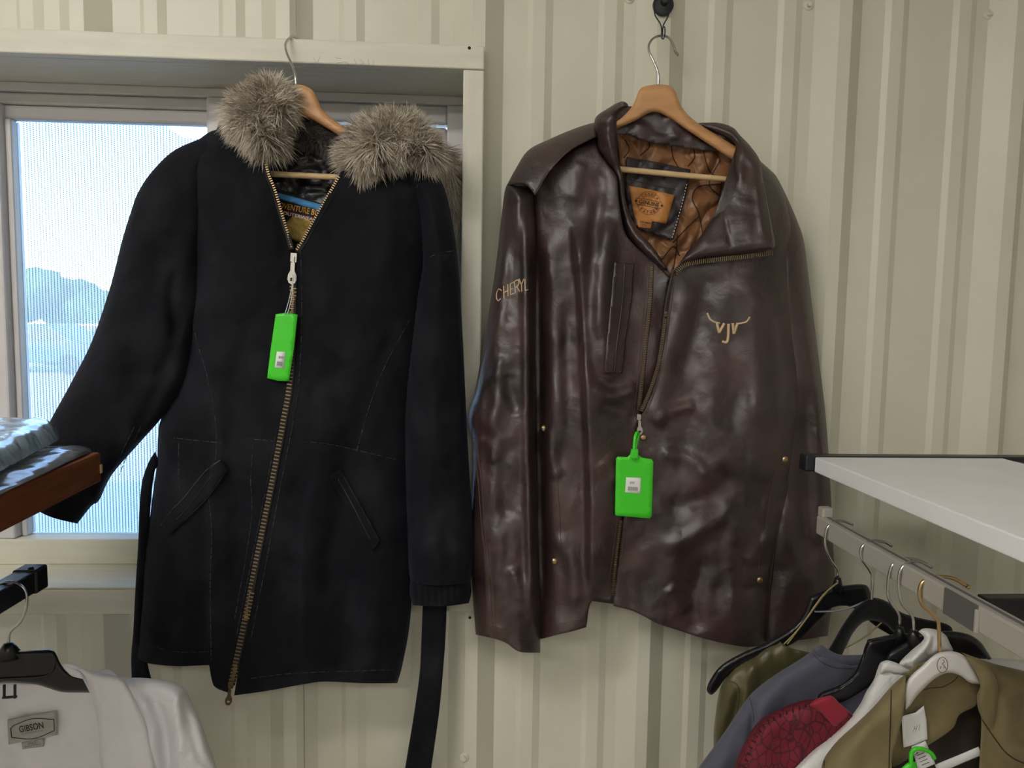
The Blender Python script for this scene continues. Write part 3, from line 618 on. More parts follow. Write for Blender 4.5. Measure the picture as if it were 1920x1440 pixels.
def fur(name, base, n, length, comb, mat_, parent, width=.00065, spread=.8, droop=.35, center=None):
    F3, ff, V, faces = o_front[base.name]
    tri = [q for q in faces if len(q) == 3]; tri += [t for q in faces if len(q) == 4 for t in ((q[0], q[1], q[2]), (q[0], q[2], q[3]))]
    T = np.array(tri); A, B, C_ = V[T[:, 0]], V[T[:, 1]], V[T[:, 2]]; nn = np.cross(B-A, C_-A); ar = np.linalg.norm(nn, axis=1); ok = ar > 1e-12; T, A, B, C_, nn, ar = T[ok], A[ok], B[ok], C_[ok], nn[ok], ar[ok]
    nn /= ar[:, None]; idx = RNG.choice(len(T), n, p=ar/ar.sum()); u = RNG.random((n, 2)); k = u.sum(1) > 1; u[k] = 1-u[k]
    R0 = A[idx]+(B-A)[idx]*u[:, :1]+(C_-A)[idx]*u[:, 1:]; Nn = nn[idx]
    ctr = V.mean(0); rad = R0-ctr; rad[:, 1] *= .6; rad /= np.linalg.norm(rad, axis=1)[:, None]
    # tufts: neighbouring strands lean the same way
    cl = np.stack([fbm(R0[:, 0]*95+11*j, R0[:, 2]*95+R0[:, 1]*60+5*j, 2) for j in range(3)], 1)
    D = Nn*.55+rad*.28+np.array(comb)+cl*spread*2.6+RNG.normal(0, .30, (n, 3)); D /= np.linalg.norm(D, axis=1)[:, None]
    ln = length*(.55+.6*RNG.random(n))*(.85+.6*(fbm(R0[:, 0]*60, R0[:, 2]*60, 2)+.3))
    ln = np.clip(ln, length*.4, length*1.35)
    G = np.array([0, 0, -1.0]); cv = RNG.normal(0, .25, (n, 3))
    pts = []
    for s in (0, .35, .7, 1.0):
        pts.append(R0 - Nn*.001 + D*(ln*s)[:, None] + (G*droop+cv*.5)*((ln*s*s)[:, None]*.6))
    side = np.cross(D, np.array([0, 1, 0.])); side += RNG.normal(0, .35, (n, 3)); side /= np.linalg.norm(side, axis=1)[:, None]
    VV = np.empty((n, 7, 3)); wd = width*(.6+.8*RNG.random(n))[:, None]
    for j, q in enumerate((1.0, .85, .55)):
        VV[:, 2*j] = pts[j]-side*wd*q; VV[:, 2*j+1] = pts[j]+side*wd*q
    VV[:, 6] = pts[3]
    org = ORG[parent.name]; VV = (VV-org).reshape(-1, 3)
    me = bpy.data.meshes.new(name); b0 = np.arange(n)*7
    me.vertices.add(n*7); me.vertices.foreach_set('co', VV.ravel())
    fq = np.stack([b0, b0+1, b0+3, b0+2, b0+2, b0+3, b0+5, b0+4], 1).reshape(-1, 4); ft = np.stack([b0+4, b0+5, b0+6], 1)
    nl = fq.size+ft.size; me.loops.add(nl); me.loops.foreach_set('vertex_index', np.concatenate([fq.ravel(), ft.ravel()]).astype(np.int32))
    npoly = len(fq)+len(ft); me.polygons.add(npoly); st = np.concatenate([np.arange(len(fq))*4, fq.size+np.arange(len(ft))*3]).astype(np.int32)
    me.polygons.foreach_set('loop_start', st); me.update(calc_edges=True); me.validate()
    me.polygons.foreach_set('use_smooth', np.ones(len(me.polygons), bool))
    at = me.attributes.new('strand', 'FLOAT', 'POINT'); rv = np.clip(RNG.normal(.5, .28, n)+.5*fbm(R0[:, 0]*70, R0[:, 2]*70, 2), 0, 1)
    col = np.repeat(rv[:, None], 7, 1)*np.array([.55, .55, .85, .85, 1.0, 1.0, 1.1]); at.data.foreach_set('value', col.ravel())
    me.materials.append(mat_); o = bpy.data.objects.new(name, me); COL.objects.link(o); o.parent = parent; ORG[o.name] = org
    return tag(o, kind='stuff')
hood = puff('hood', [('r', [(405, 245), (420, 215), (470, 190), (560, 215), (660, 245), (760, 235), (815, 285), (822, 330), (740, 330), (660, 330), (610, 300), (540, 285), (470, 290), (405, 245)])], .062, .018, 40, M_suede, coat, step=9, noise=((.01, 40, 30),))
f1 = puff('fur_trim', [('r', [(432, 222), (446, 186), (480, 165), (515, 160), (536, 172), (538, 205), (528, 250), (518, 276), (500, 282), (470, 270), (445, 248), (432, 222)])], .125, .040, 55, M_furbase, coat, step=6, mirror=.035, noise=((.012, 22, 22),))
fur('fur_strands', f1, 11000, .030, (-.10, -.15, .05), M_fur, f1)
f2 = puff('fur_trim', [('r', [(652, 292), (668, 258), (700, 232), (745, 222), (785, 238), (808, 266), (820, 294), (795, 296), (765, 296), (735, 302), (705, 318), (668, 318), (652, 292)])], .128, .042, 50, M_furbase, coat, step=6, mirror=.035, noise=((.012, 24, 24),))
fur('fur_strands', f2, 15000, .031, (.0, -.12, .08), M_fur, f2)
f3 = puff('fur_trim', [('r', [(800, 262), (838, 285), (868, 330), (876, 390), (878, 470), (868, 478), (858, 440), (846, 390), (832, 345), (800, 300), (800, 262)])], lin((810, 280, .065), (870, 470, -.03), (855, 340, .005)), .016, 24, M_furbase, coat, step=6, mirror=.012, noise=((.006, 20, 20),))
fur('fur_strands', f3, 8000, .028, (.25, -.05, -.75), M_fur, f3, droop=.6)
f4 = puff('fur_trim', [('r', [(540, 236), (570, 232), (610, 244), (645, 268), (640, 286), (600, 276), (565, 264), (545, 254), (540, 236)])], .086, .008, 14, M_furbase, coat, step=5, mirror=.008)
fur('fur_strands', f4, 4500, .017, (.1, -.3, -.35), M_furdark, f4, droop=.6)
wooden_hanger('beech wood hanger holding the black coat, its hook over the header board', [(531, 168), (545, 161), (565, 159), (585, 168), (593, 180), (605, 205), (625, 224), (662, 248), (720, 285), (760, 318), (750, 332), (700, 300), (655, 266), (556, 213), (500, 236), (450, 270), (430, 282), (424, 270), (450, 245), (500, 212), (520, 195)], .108,
    [(555, 162, .106), (554, 145, .106), (549, 125, .10), (538, 100, .09), (535, 84, .075), (540, 74, .06), (548, 68, .046), (553, 69, .038), (558, 73, .026), (562, 80, .022)], [(470, 324, .10), (700, 336, .10)])
# price tag of the coat
def price_tag(label, poly, keys, off, sticker, loopw, price, pv, grp='green plastic price tags'):
    d = max([-hit(a*.97+b*.03, a2*.97+b2*.03, keys, 0, .1).y for (a, a2) in poly+[tuple(np.mean(poly, axis=0))] for b, b2 in [np.mean(poly, axis=0)]]+[-hit((a+b)/2, (a2+b2)/2, keys, 0, .1).y for (a, a2) in poly for b, b2 in [np.mean(poly, axis=0)]])+.007
    t = thing('price_tag', label, 'price tag', P(*poly[0], d), grp)
    puff('tag_body', [('o', [poly[i], poly[(i+1) % len(poly)]]) for i in range(len(poly))], d, .0, 6, M_green, t, step=8, thick=.004, key=label)
    st = poly_on('sticker', sticker, [label], M_paper, t, off=.0002, thick=.0004, step=8)
    a = np.array(sticker[3], float); xd = np.array(sticker[2], float)-a; wpx = np.hypot(*xd); xd /= wpx; yd = np.array(sticker[0], float)-a; hpx = np.hypot(*yd); yd /= hpx
    parts = []
    xq = .16
    for k in range(13):
        wq = (.018, .035, .025)[k % 3]
        q = [a+xd*wpx*(xq+u)+yd*hpx*w for u, w in ((0, .14), (wq, .14), (wq, .40), (0, .40))]; xq += wq+.026
        parts.append(([hit(*p, [label], .0012) for p in q], [(0, 1, 2, 3)]))
    v, f = merge(parts); tag(link('barcode', v, f, M_ink, st, smooth=False), kind='stuff')
    text_on('price', price, tuple(a+xd*wpx*.28+yd*hpx*.58), xd, hpx*.16, [label], M_ink, st, off=.0012, ydir=yd)
    return t, d
t, d = price_tag('long narrow green price tag on the black coat zip', [(517, 589), (541, 586), (558, 590), (551, 655), (542, 715), (521, 714), (501, 709), (508, 650)], ['coat_fl', 'coat_fr'], .012, [(519, 659), (535, 660), (532, 691), (515, 689)], 0, '$30', 0)
wire('string', [(551, 515, d-.004), (546, 545, d), (537, 580, d+.002), (533, 590, d+.003)], .0007, M_string, t, 6)
wire('string', [(549, 515, d-.004), (548, 550, d), (542, 578, d+.002), (538, 590, d+.003)], .0007, M_string, t, 6)
# ------------------------------------------------------------------ brown leather jacket
jk = thing('leather_jacket', 'brown leather zip jacket with quilted bronze lining hanging from a magnet hook', 'jacket', P(1230, 1180, .07))
JB = lin((1050, 400, .058), (1450, 400, .058), (1230, 1180, .064))
LN = ((.018, 80, 150, 8), (.0050, 34, 50, -15), (.0012, 14, 18, 20))
puff('back_panel', [('r', [(1160, 232), (1090, 250), (1010, 300), (1010, 500), (1040, 900), (1060, 1120)]), ('o', [(1060, 1120), (1200, 1140), (1330, 1165), (1430, 1170)]), ('r', [(1430, 1170), (1480, 900), (1490, 500), (1460, 380), (1400, 280)]), ('o', [(1400, 280), (1280, 240), (1160, 232)])], .040, .008, 60, M_leather, jk, step=14)
def quilt(x, y):
    u = (x-1200)*.8+(y-300)*.6; w = (x-1200)*.75-(y-300)*.66
    a = np.abs(np.sin((u+9*np.sin(w/18))*math.pi/56)); b = np.abs(np.sin((w+9*np.sin(u/16))*math.pi/62))
    return .011*np.minimum(a, b)**.55
puff('lining', [('o', [(1157, 242), (1190, 252), (1225, 262), (1305, 275), (1392, 290), (1384, 345), (1345, 420), (1262, 520), (1225, 480), (1190, 440), (1165, 330), (1157, 242)])], .062, 0, 30, M_lining, jk, step=3, field=quilt, noise=((.010, 22, 60, 30), (.003, 9, 14)), key='jk_lining')
for pts in ([(1258, 268), (1264, 300), (1285, 330)], [(1318, 280), (1330, 320), (1352, 340), (1346, 380)], [(1352, 345), (1310, 350), (1298, 372), (1310, 400), (1318, 440)], [(1350, 300), (1330, 345), (1355, 372)], [(1262, 455), (1285, 430), (1310, 405)], [(1275, 480), (1262, 462), (1240, 488)], [(1215, 262), (1218, 275), (1200, 292)], [(1300, 275), (1302, 295), (1290, 312)], [(1270, 440), (1268, 470), (1262, 505)], [(1172, 262), (1180, 280), (1170, 296)]):
    strip('quilt_stitch', pts, 2.2, ['jk_lining'], M_liningdark, jk, h=.0004, off=.0008)
puff('collar_band', [('o', [(1150, 196), (1178, 199), (1233, 205), (1305, 232), (1345, 231), (1377, 246), (1398, 292)]), ('o', [(1398, 292), (1333, 284), (1304, 280), (1225, 268), (1180, 254), (1152, 246), (1150, 196)])], .083, 0, 20, M_leather, jk, step=5, noise=((.012, 30, 22, 15), (.003, 12, 12)), key='jk_band')
pk = poly_on('inner_patch', [(1175, 294), (1232, 304), (1295, 318), (1288, 360), (1262, 450), (1226, 440), (1185, 424), (1172, 360)], ['jk_lining'], M_leatherdark, jk, off=.010, thick=.002, step=6, fallback=.082)
PKK = [pk.name]
strip('slit', [(1182, 337), (1228, 348), (1266, 356)], 2.2, PKK, M_inkdark, pk, h=.0003, off=.0004)
strip('stitch', [(1176, 297), (1232, 307), (1292, 321)], 1.4, PKK, M_leatherseam, pk, h=.0003, off=.0005, dash=(4, 2))
strip('stitch', [(1288, 345), (1274, 400), (1260, 446)], 1.4, PKK, M_paper, pk, h=.0003, off=.0005, dash=(3, 3))
tl = poly_on('tan_label', [(1179, 348), (1222, 356), (1265, 366), (1249, 420), (1223, 415), (1220, 429), (1197, 426), (1188, 400)], PKK, M_tan, pk, off=.0012, thick=.0012, step=5)
tk = [tl.name, pk.name]; ax = np.array([1, .19]); ax /= np.hypot(*ax); ay = np.array([.16, -1]); ay /= np.hypot(*ay)
lc = np.array([1217, 381.])
def lp(u, v): return tuple(lc+ax*u-ay*v)
cs = [[lp(r*math.cos(a), r*math.sin(a)) for a in np.linspace(a0+sp_, a0+math.pi-sp_, 10)] for r, sp_ in ((22, .3), (14, .48)) for a0 in (0, math.pi)]
pr_ = tag(strokes('round_stamp', cs, tk, M_print, tl, .0003, off=.0002), kind='stuff')
strokes('banner', [[lp(-27, 0), lp(-23, -5.5), lp(23, -5.5), lp(27, 0), lp(23, 5.5), lp(-23, 5.5), lp(-27, 0)]], tk, M_print, tl, .0004, off=.0004, step=8)
text_on('lettering', 'GENUINE', lp(-19, 3.6), ax, 7.4, tk, M_print, tl, off=.0016, width=38, ydir=ay)
for s, r0, a0, a1 in (('CANADA', 15.5, -140, -40), ('LEATHER', 15.5, 155, 25)):
    for i, ch in enumerate(s):
        a = math.radians(a0+(a1-a0)*i/(len(s)-1)); r = r0; up = np.array([math.cos(a), math.sin(a)])*(1 if a0 < 0 else -1)
        q = np.array([r*math.cos(a), r*math.sin(a)]); tx = np.array([-up[1], up[0]])
        bx = q - tx*2.0 - (up*0 if a0 < 0 else up*4.5)
        X = ax*tx[0]-ay*tx[1]; Y = ax*up[0]-ay*up[1]
        text_on('lettering', ch, lp(*bx), X, 4.6, tk, M_print, tl, off=.0012, width=3.6, ydir=Y)
for x in (-24, 24):
    poly_on('dot', [lp(x+2*math.cos(k), lp(0, 0)[1]*0+2*math.sin(k)) for k in np.arange(0, 6.2, .9)], tk, M_print, tl, off=.0004, thick=.0002, step=3)
text_on('lettering', 'GARMENTS', (1200, 417), ax, 3.6, tk, M_print, tl, off=.0012, width=26, ydir=ay)
text_on('lettering', 'LTD.', (1203, 423), ax, 3.4, tk, M_print, tl, off=.0012, width=11, ydir=ay)
# sleeve at the right, hanging behind the body
puff('sleeve', [('r', [(1430, 312), (1452, 326), (1472, 362), (1494, 412), (1507, 452), (1516, 520), (1531, 640), (1546, 760), (1554, 860), (1561, 1000), (1564, 1090), (1552, 1192)]), ('o', [(1552, 1192), (1500, 1200), (1425, 1203)]), ('r', [(1425, 1203), (1432, 900), (1440, 600), (1430, 312)])], lin((1470, 400, .052), (1530, 1190, .056), (1440, 800, .054)), .050, 52, M_leather, jk, step=6,
     ridges=(([(1512, 500), (1528, 700), (1542, 900), (1546, 1100)], .008, 14), ([(1500, 460), (1508, 452)], -.004, 6), ([(1515, 700), (1510, 900), (1520, 1100)], -.010, 16)), noise=LN, mirror=.012, key='jk_sr')
# body, left half as seen
puff('front_panel', [('r', [(1118, 230), (1080, 242), (1030, 263), (994, 284), (985, 330), (992, 420), (996, 700), (1000, 1000), (1006, 1190)]), ('o', [(1006, 1190), (1012, 1198), (1046, 1190), (1080, 1182), (1099, 1176)]), ('o', [(1099, 1176), (1110, 1127), (1147, 1127)]), ('o', [(1147, 1127), (1166, 970), (1196, 800), (1202, 772), (1222, 722), (1238, 660), (1246, 590), (1256, 520)]), ('o', [(1256, 520), (1228, 492), (1194, 464), (1170, 432), (1160, 372), (1156, 332), (1138, 306), (1120, 278), (1118, 230)])],
     JB, .066, 80, M_leather, jk, step=5,
     ridges=(([(1072, 400), (1088, 512), (1096, 637), (1104, 812), (1108, 940), (1108, 1125)], .040, 62, 7, .12), ([(1130, 300), (1112, 420), (1106, 560), (1112, 680), (1140, 725), (1190, 700)], -.014, 16), ([(1125, 330), (1095, 450), (1085, 520)], .010, 14), ([(1150, 400), (1130, 520), (1120, 640)], .010, 14), ([(1112, 720), (1150, 740), (1200, 725)], .010, 12), ([(1120, 760), (1160, 770), (1195, 790)], -.006, 12), ([(1020, 420), (1040, 640), (1036, 800)], .008, 22), ([(1060, 560), (1066, 760), (1050, 900)], -.008, 16), ([(1012, 420), (1014, 800), (1020, 1180)], -.016, 12), ([(1130, 860), (1160, 900)], .006, 14), ([(1040, 1000), (1070, 1050), (1080, 1140)], .008, 16), ([(1018, 800), (1035, 870), (1050, 900)], .007, 14), ([(1090, 300), (1075, 380)], .006, 14)),
     noise=LN, key='jk_fl')
# body, right half
puff('front_panel', [('r', [(1386, 258), (1424, 300), (1450, 326), (1472, 366), (1490, 430), (1490, 480), (1503, 628), (1513, 720), (1506, 800), (1494, 900), (1476, 990), (1453, 1100), (1440, 1206)]), ('o', [(1440, 1206), (1400, 1213), (1330, 1200), (1269, 1181), (1231, 1168), (1190, 1147), (1150, 1136)]), ('o', [(1150, 1136), (1168, 970), (1199, 800), (1204, 774), (1224, 722), (1240, 660), (1248, 590), (1260, 520), (1280, 492), (1310, 470), (1340, 400), (1386, 258)])],
     JB, .074, 95, M_leather, jk, step=5,
     ridges=(([(1300, 520), (1262, 640), (1240, 740), (1205, 800)], .012, 22), ([(1330, 500), (1310, 600), (1270, 720)], -.009, 20), ([(1225, 800), (1260, 770), (1310, 760)], .009, 12), ([(1235, 850), (1290, 860), (1330, 900)], .007, 14), ([(1390, 500), (1420, 640), (1425, 800)], .010, 28), ([(1440, 560), (1455, 720), (1445, 860)], -.008, 20), ([(1230, 1030), (1290, 1010), (1350, 970), (1380, 930)], .010, 16), ([(1240, 960), (1330, 930), (1380, 880)], -.008, 20), ([(1380, 950), (1370, 1060), (1385, 1190)], .010, 20), ([(1330, 1040), (1300, 1120), (1310, 1190)], -.009, 20), ([(1400, 1060), (1430, 1020), (1450, 1000)], .007, 12), ([(1390, 1110), (1420, 1100), (1440, 1120)], -.006, 9), ([(1250, 1100), (1290, 1150)], .007, 14), ([(1430, 880), (1420, 980), (1440, 1080)], -.007, 14), ([(1350, 640), (1330, 760), (1360, 840)], .007, 26)),
     noise=LN, key='jk_fr')
# sleeve at the left, in front of the side of the body
puff('sleeve', [('r', [(1003, 362), (985, 345), (952, 344), (941, 400), (931, 489), (915, 594), (893, 722), (879, 783), (886, 828), (886, 900), (883, 1000), (883, 1067), (892, 1190)]), ('o', [(892, 1190), (929, 1198), (950, 1206), (963, 1216), (978, 1223), (1013, 1224)]), ('r', [(1013, 1224), (1012, 1100), (1008, 940), (1004, 820), (1004, 640), (1006, 500), (1003, 362)])], lin((980, 380, .076), (900, 1190, .092), (1000, 1000, .094)), .062, 58, M_leather, jk, step=5,
     ridges=(([(985, 380), (988, 560), (990, 800), (994, 1000), (1000, 1200)], .024, 30, 10, .1), ([(905, 700), (900, 850), (905, 1000), (918, 1190)], .005, 7), ([(940, 660), (930, 760), (915, 820)], .009, 16), ([(960, 820), (940, 900), (950, 980)], -.007, 16), ([(935, 470), (940, 560), (925, 640)], .006, 14), ([(960, 1060), (975, 1120), (985, 1160)], .008, 12), ([(915, 820), (925, 870)], .006, 10), ([(958, 420), (962, 520), (955, 620)], -.007, 14), ([(950, 700), (970, 780)], -.006, 12)),
     noise=((.012, 36, 90, 5), (.0035, 22, 34, -25), (.001, 12, 14)), mirror=.02, key='jk_sl')
puff('yoke', [('r', [(1116, 229), (1080, 240), (1030, 261), (990, 282), (966, 318), (951, 346)]), ('o', [(951, 346), (985, 347), (1004, 366)]), ('o', [(1004, 366), (1030, 322), (1070, 282), (1118, 256)]), ('o', [(1118, 256), (1116, 229)])], lin((1100, 240, .068), (960, 340, .082), (1010, 340, .083)), .062, 62, M_leather, jk, step=5, noise=((.006, 30, 30), (.0012, 12, 16)), thick=.02, key='jk_yoke')
puff('collar', [('r', [(1114, 244), (1117, 220), (1140, 203), (1166, 190), (1178, 199), (1160, 214), (1156, 240), (1160, 300), (1168, 332), (1172, 370), (1182, 405), (1200, 436), (1228, 468), (1258, 514)]), ('r', [(1258, 514), (1228, 494), (1192, 464), (1171, 434), (1160, 374), (1156, 334), (1138, 308), (1119, 280), (1114, 244)])], lin((1120, 240, .105), (1170, 330, .118), (1250, 510, .128)), .026, 20, M_leather, jk, step=4, ridges=(([(1136, 215), (1140, 260), (1158, 310)], .008, 9), ([(1128, 230), (1130, 280)], -.005, 7)), noise=((.005, 20, 24), (.002, 9, 9)), mirror=.006, key='jk_collar')
puff('collar', [('r', [(1300, 231), (1345, 230), (1374, 239), (1388, 254), (1408, 275), (1425, 302), (1432, 344), (1445, 412), (1453, 455), (1450, 467)]), ('r', [(1450, 467), (1397, 475), (1344, 481), (1304, 487), (1276, 496), (1262, 512)]), ('r', [(1262, 512), (1288, 473), (1312, 444), (1333, 412), (1357, 378), (1370, 344), (1373, 307), (1380, 276), (1362, 258), (1330, 244), (1300, 231)])], lin((1330, 240, .082), (1440, 440, .150), (1300, 480, .142)), .020, 22, M_leather, jk, step=4, ridges=(([(1385, 280), (1378, 320), (1400, 330)], .006, 12), ([(1355, 380), (1362, 420), (1372, 470)], -.003, 4), ([(1420, 340), (1430, 440)], .003, 6), ([(1395, 330), (1400, 400), (1390, 450)], .004, 16)), noise=((.007, 34, 34), (.0008, 11, 11)), mirror=.004, key='jk_lapel')
JK = ['jk_fl', 'jk_fr', 'jk_sl', 'jk_yoke', 'jk_lapel', 'jk_collar', 'jk_sr']
for k, pts, w in (('jk_lapel', [(1354, 412), (1358, 440), (1364, 473)], 1.4), ('jk_lapel', [(1418, 351), (1424, 400), (1431, 446)], 1.3), ('jk_lapel', [(1430, 344), (1440, 400), (1447, 450)], 1.2), ('jk_lapel', [(1300, 478), (1350, 470), (1400, 463), (1448, 456)], 1.3),
                  ('jk_fr', [(1508, 720), (1490, 830), (1466, 960), (1446, 1080), (1436, 1200)], 1.4), ('jk_fr', [(1160, 1118), (1235, 1145), (1330, 1178), (1436, 1186)], 1.2), ('jk_fr', [(1478, 872), (1455, 880), (1440, 960), (1425, 1050), (1422, 1082)], 1.2), ('jk_fr', [(1266, 522), (1256, 590), (1247, 660), (1232, 720), (1212, 776)], 1.2), ('jk_fr', [(1205, 830), (1178, 970), (1160, 1120)], 1.2),
                  ('jk_fl', [(1214, 500), (1209, 560), (1198, 690), (1190, 770), (1182, 830), (1160, 960), (1140, 1110)], 1.2), ('jk_fl', [(1040, 810), (1045, 900), (1050, 980), (1052, 1035)], 1.3), ('jk_fl', [(1030, 1175), (1100, 1158)], 1.2), ('jk_sl', [(884, 800), (896, 900), (904, 1000), (918, 1100), (924, 1194)], 1.6), ('jk_sl', [(894, 830), (904, 920), (910, 1000), (924, 1100), (930, 1194)], 1.4), ('jk_sl', [(896, 1168), (930, 1175), (975, 1196), (1010, 1200)], 1.2), ('jk_yoke', [(1006, 360), (1032, 318), (1072, 278), (1112, 256)], 1.4), ('jk_yoke', [(955, 341), (984, 342), (1000, 356)], 1.6), ('jk_sr', [(1502, 459), (1494, 468), (1489, 490)], 1.8), ('jk_sr', [(1518, 720), (1530, 780), (1544, 860)], 1.2)):
    strip('seam', pts, w, [k], M_leatherseam, jk, h=.0004, off=.0006)
# chest pocket
cp = [(1152, 492), (1190, 494), (1186, 560), (1174, 640), (1168, 700), (1132, 702), (1138, 640), (1146, 560)]
w = poly_on('pocket_welt', cp, ['jk_fl'], M_leather, jk, off=.001, thick=.0025, step=5)
strip('welt_fold', [(1172, 494), (1168, 560), (1158, 640), (1152, 700)], 3.5, [w.name], M_leatherdark, w, h=.0016, off=.0)
for pts in ([(1155, 496), (1150, 560), (1142, 640), (1136, 698)], [(1186, 498), (1182, 560), (1171, 640), (1164, 697)], [(1154, 496), (1186, 498)], [(1136, 697), (1165, 697)]):
    strip('stitch', pts, 1.4, [w.name, 'jk_fl'], M_leatherseam, w, h=.0004, off=.0007, dash=(4, 2.5))
# zip of the jacket
za = [(1222, 497), (1219, 560), (1212, 630), (1205, 700), (1198, 772)]; zb = [(1449, 471), (1397, 478), (1344, 484), (1304, 489), (1280, 496), (1266, 510), (1256, 540), (1248, 590), (1242, 640), (1233, 690), (1218, 735), (1202, 772)]
strip('zip_tape', za, 9, ['jk_fl'], M_leatherdark, jk, h=.0008, off=.0006)
strip('zip_tape', zb[4:], 8, ['jk_fr'], M_leatherdark, jk, h=.0008, off=.0006, fallback=.14)
strip('zip_tape', [(a, b+2) for a, b in zb[:6]], 7, ['jk_fr'], M_leatherdark, jk, h=.0008, off=.012, fallback=.14)
teeth('zip_teeth', za, ['jk_fl'], M_brassdark, jk, pitch=3.3, w=6.5, t=1.7, off=.0025)
teeth('zip_teeth', zb[5:], ['jk_fr'], M_brassdark, jk, pitch=3.3, w=6.0, t=1.7, off=.0025)
teeth('zip_teeth', [(a, b+3) for a, b in zb[:6]], ['jk_fr'], M_brassdark, jk, pitch=3.6, w=8, t=1.8, off=.016)
teeth('zip_teeth', [(1164, 975), (1156, 1040), (1148, 1118)], ['jk_fl', 'jk_fr'], M_brassdark, jk, pitch=3.3, w=4.5, t=1.7, off=.002)
slider('zip_slider', (1198, 782), ['jk_fl', 'jk_fr'], jk, M_nickel, ang=.04, size=.62)
for (bx, by, k) in ((1020, 803, 'jk_fl'), (1040, 1052, 'jk_fl'), (1471, 861, 'jk_fr'), (1424, 1087, 'jk_fr'), (1206, 820, 'jk_fr')):
    c = hit(bx, by, [k], .0, .12); v, f = lathe(c, (0, -1, .1), [(.0058, -.002), (.0058, .0015), (.0045, .0032), (.0015, .0038)], 16); link('snap_button', v, f, M_brass, jk)
# embroidery
NE = [[(942, 545), (936, 542), (931, 548), (930, 558), (934, 564), (940, 560)], [(947, 536), (948, 560)], [(957, 533), (958, 556)], [(947, 549), (957, 545)], [(972, 529), (963, 532)], [(963, 532), (964, 553)], [(964, 553), (973, 550)], [(963, 543), (970, 541)], [(976, 551), (973, 528)], [(973, 528), (981, 526), (984, 532), (980, 538), (975, 540)], [(979, 539), (986, 548)], [(984, 524), (990, 535)], [(990, 535), (996, 524)], [(990, 535), (991, 548)], [(998, 525), (999, 546)], [(999, 546), (1006, 544)]]
NE = [[(931+(x-930)*.78, y-(0 if x < 976 else 1)) for x, y in l] for l in NE]
for i0, i1 in ((0, 1), (1, 4), (4, 8), (8, 11), (11, 14), (14, 16)):
    tag(strokes('embroidered_letter', NE[i0:i1], ['jk_sl'], M_thread, jk, .0010, step=2), kind='stuff')
for sg, rr in (([(1326, 587), (1331, 598), (1340, 604), (1350, 606)], .0016), ([(1406, 594), (1400, 603), (1390, 606), (1381, 607)], .0016), ([(1344, 605), (1348, 624)], .0024), ([(1348, 624), (1358, 606)], .0024), ([(1374, 606), (1376, 626)], .0024), ([(1376, 626), (1383, 606)], .0024), ([(1366, 607), (1365, 634), (1361, 642), (1354, 640)], .0024)):
    strokes('emblem_stroke', [sg], ['jk_fr'], M_thread, jk, rr, step=2)
wooden_hanger('beech wood hanger holding the brown leather jacket', [(1197, 172), (1203, 164), (1218, 160), (1236, 158), (1255, 161), (1266, 171), (1272, 186), (1280, 203), (1295, 220), (1318, 237), (1380, 275), (1420, 300), (1412, 318), (1374, 300), (1300, 252), (1233, 211), (1190, 227), (1155, 242), (1110, 262), (1105, 250), (1154, 229), (1180, 206), (1190, 190)], .092,
    [(1234, 162, .092), (1234, 138, .092), (1226, 116, .09), (1217, 97, .085), (1217, 83, .08), (1225, 72, .073), (1240, 67, .066), (1254, 71, .060), (1262, 84, .056), (1266, 96, .054), (1272, 104, .052)], [(1150, 316, .092), (1400, 340, .092)])
# magnet hook
dm = float(np.interp(P(1242, 14, 0)[0], [p[0] for p in prof], [p[1] for p in prof]))
c = P(1242, 12, HR)
t = thing('magnet_hook', 'round black magnet hook stuck to the ribbed wall above the leather jacket', 'hook', c)
v, f = lathe(c, (0, -1, 0), [(.0170, .0), (.0180, .002), (.0180, .008), (.0165, .0095)], 36); link('magnet_disc', v, f, M_magnet, t)
v, f = lathe(c+np.array([0, 0, .003]), (0, -1, 0), [(.0062, .009), (.0062, .020), (.0052, .0215)], 20); link('stud', v, f, M_magnet, t)
d0 = HR+.014
wire('wire_bail', [(1252, -8, d0), (1254, 20, d0+.002), (1252, 32, d0+.005), (1244, 47, d0+.012), (1240, 68, .066), (1244, 73, .071), (1247, 60, .074), (1246, 50, .074), (1243, 52, .073), (1241, 70, .064), (1239, 47, d0+.012), (1228, 28, d0+.004), (1227, 10, d0+.002), (1229, -8, d0)], .0011, M_blackmetal, t, 8)
# price tag of the jacket
t, d = price_tag('square green price tag on the brown jacket zip', [(1158, 856), (1176, 857), (1181, 853), (1184, 842), (1193, 842), (1197, 853), (1204, 858), (1222, 861), (1225, 866), (1222, 968), (1218, 972), (1156, 967), (1153, 964), (1155, 860)], ['jk_fl', 'jk_fr'], .016, [(1174, 895), (1202, 896), (1201, 925), (1172, 923)], 0, '$50', 0)
wire('loop_strap', [(1189, 862, d+.004), (1189, 838, d+.004), (1191, 818, d+.002), (1195, 810, d-.004), (1197, 816, d-.008), (1194, 830, d-.006), (1190, 845, d)], .0024, M_green, t, 8)
v, f = box_vf(np.array(P(1189, 850, d))+np.array([0, -.003, 0]), (.012, .006, .016)); bevel(link('lock_block', v, f, M_green, t, smooth=False), .002)
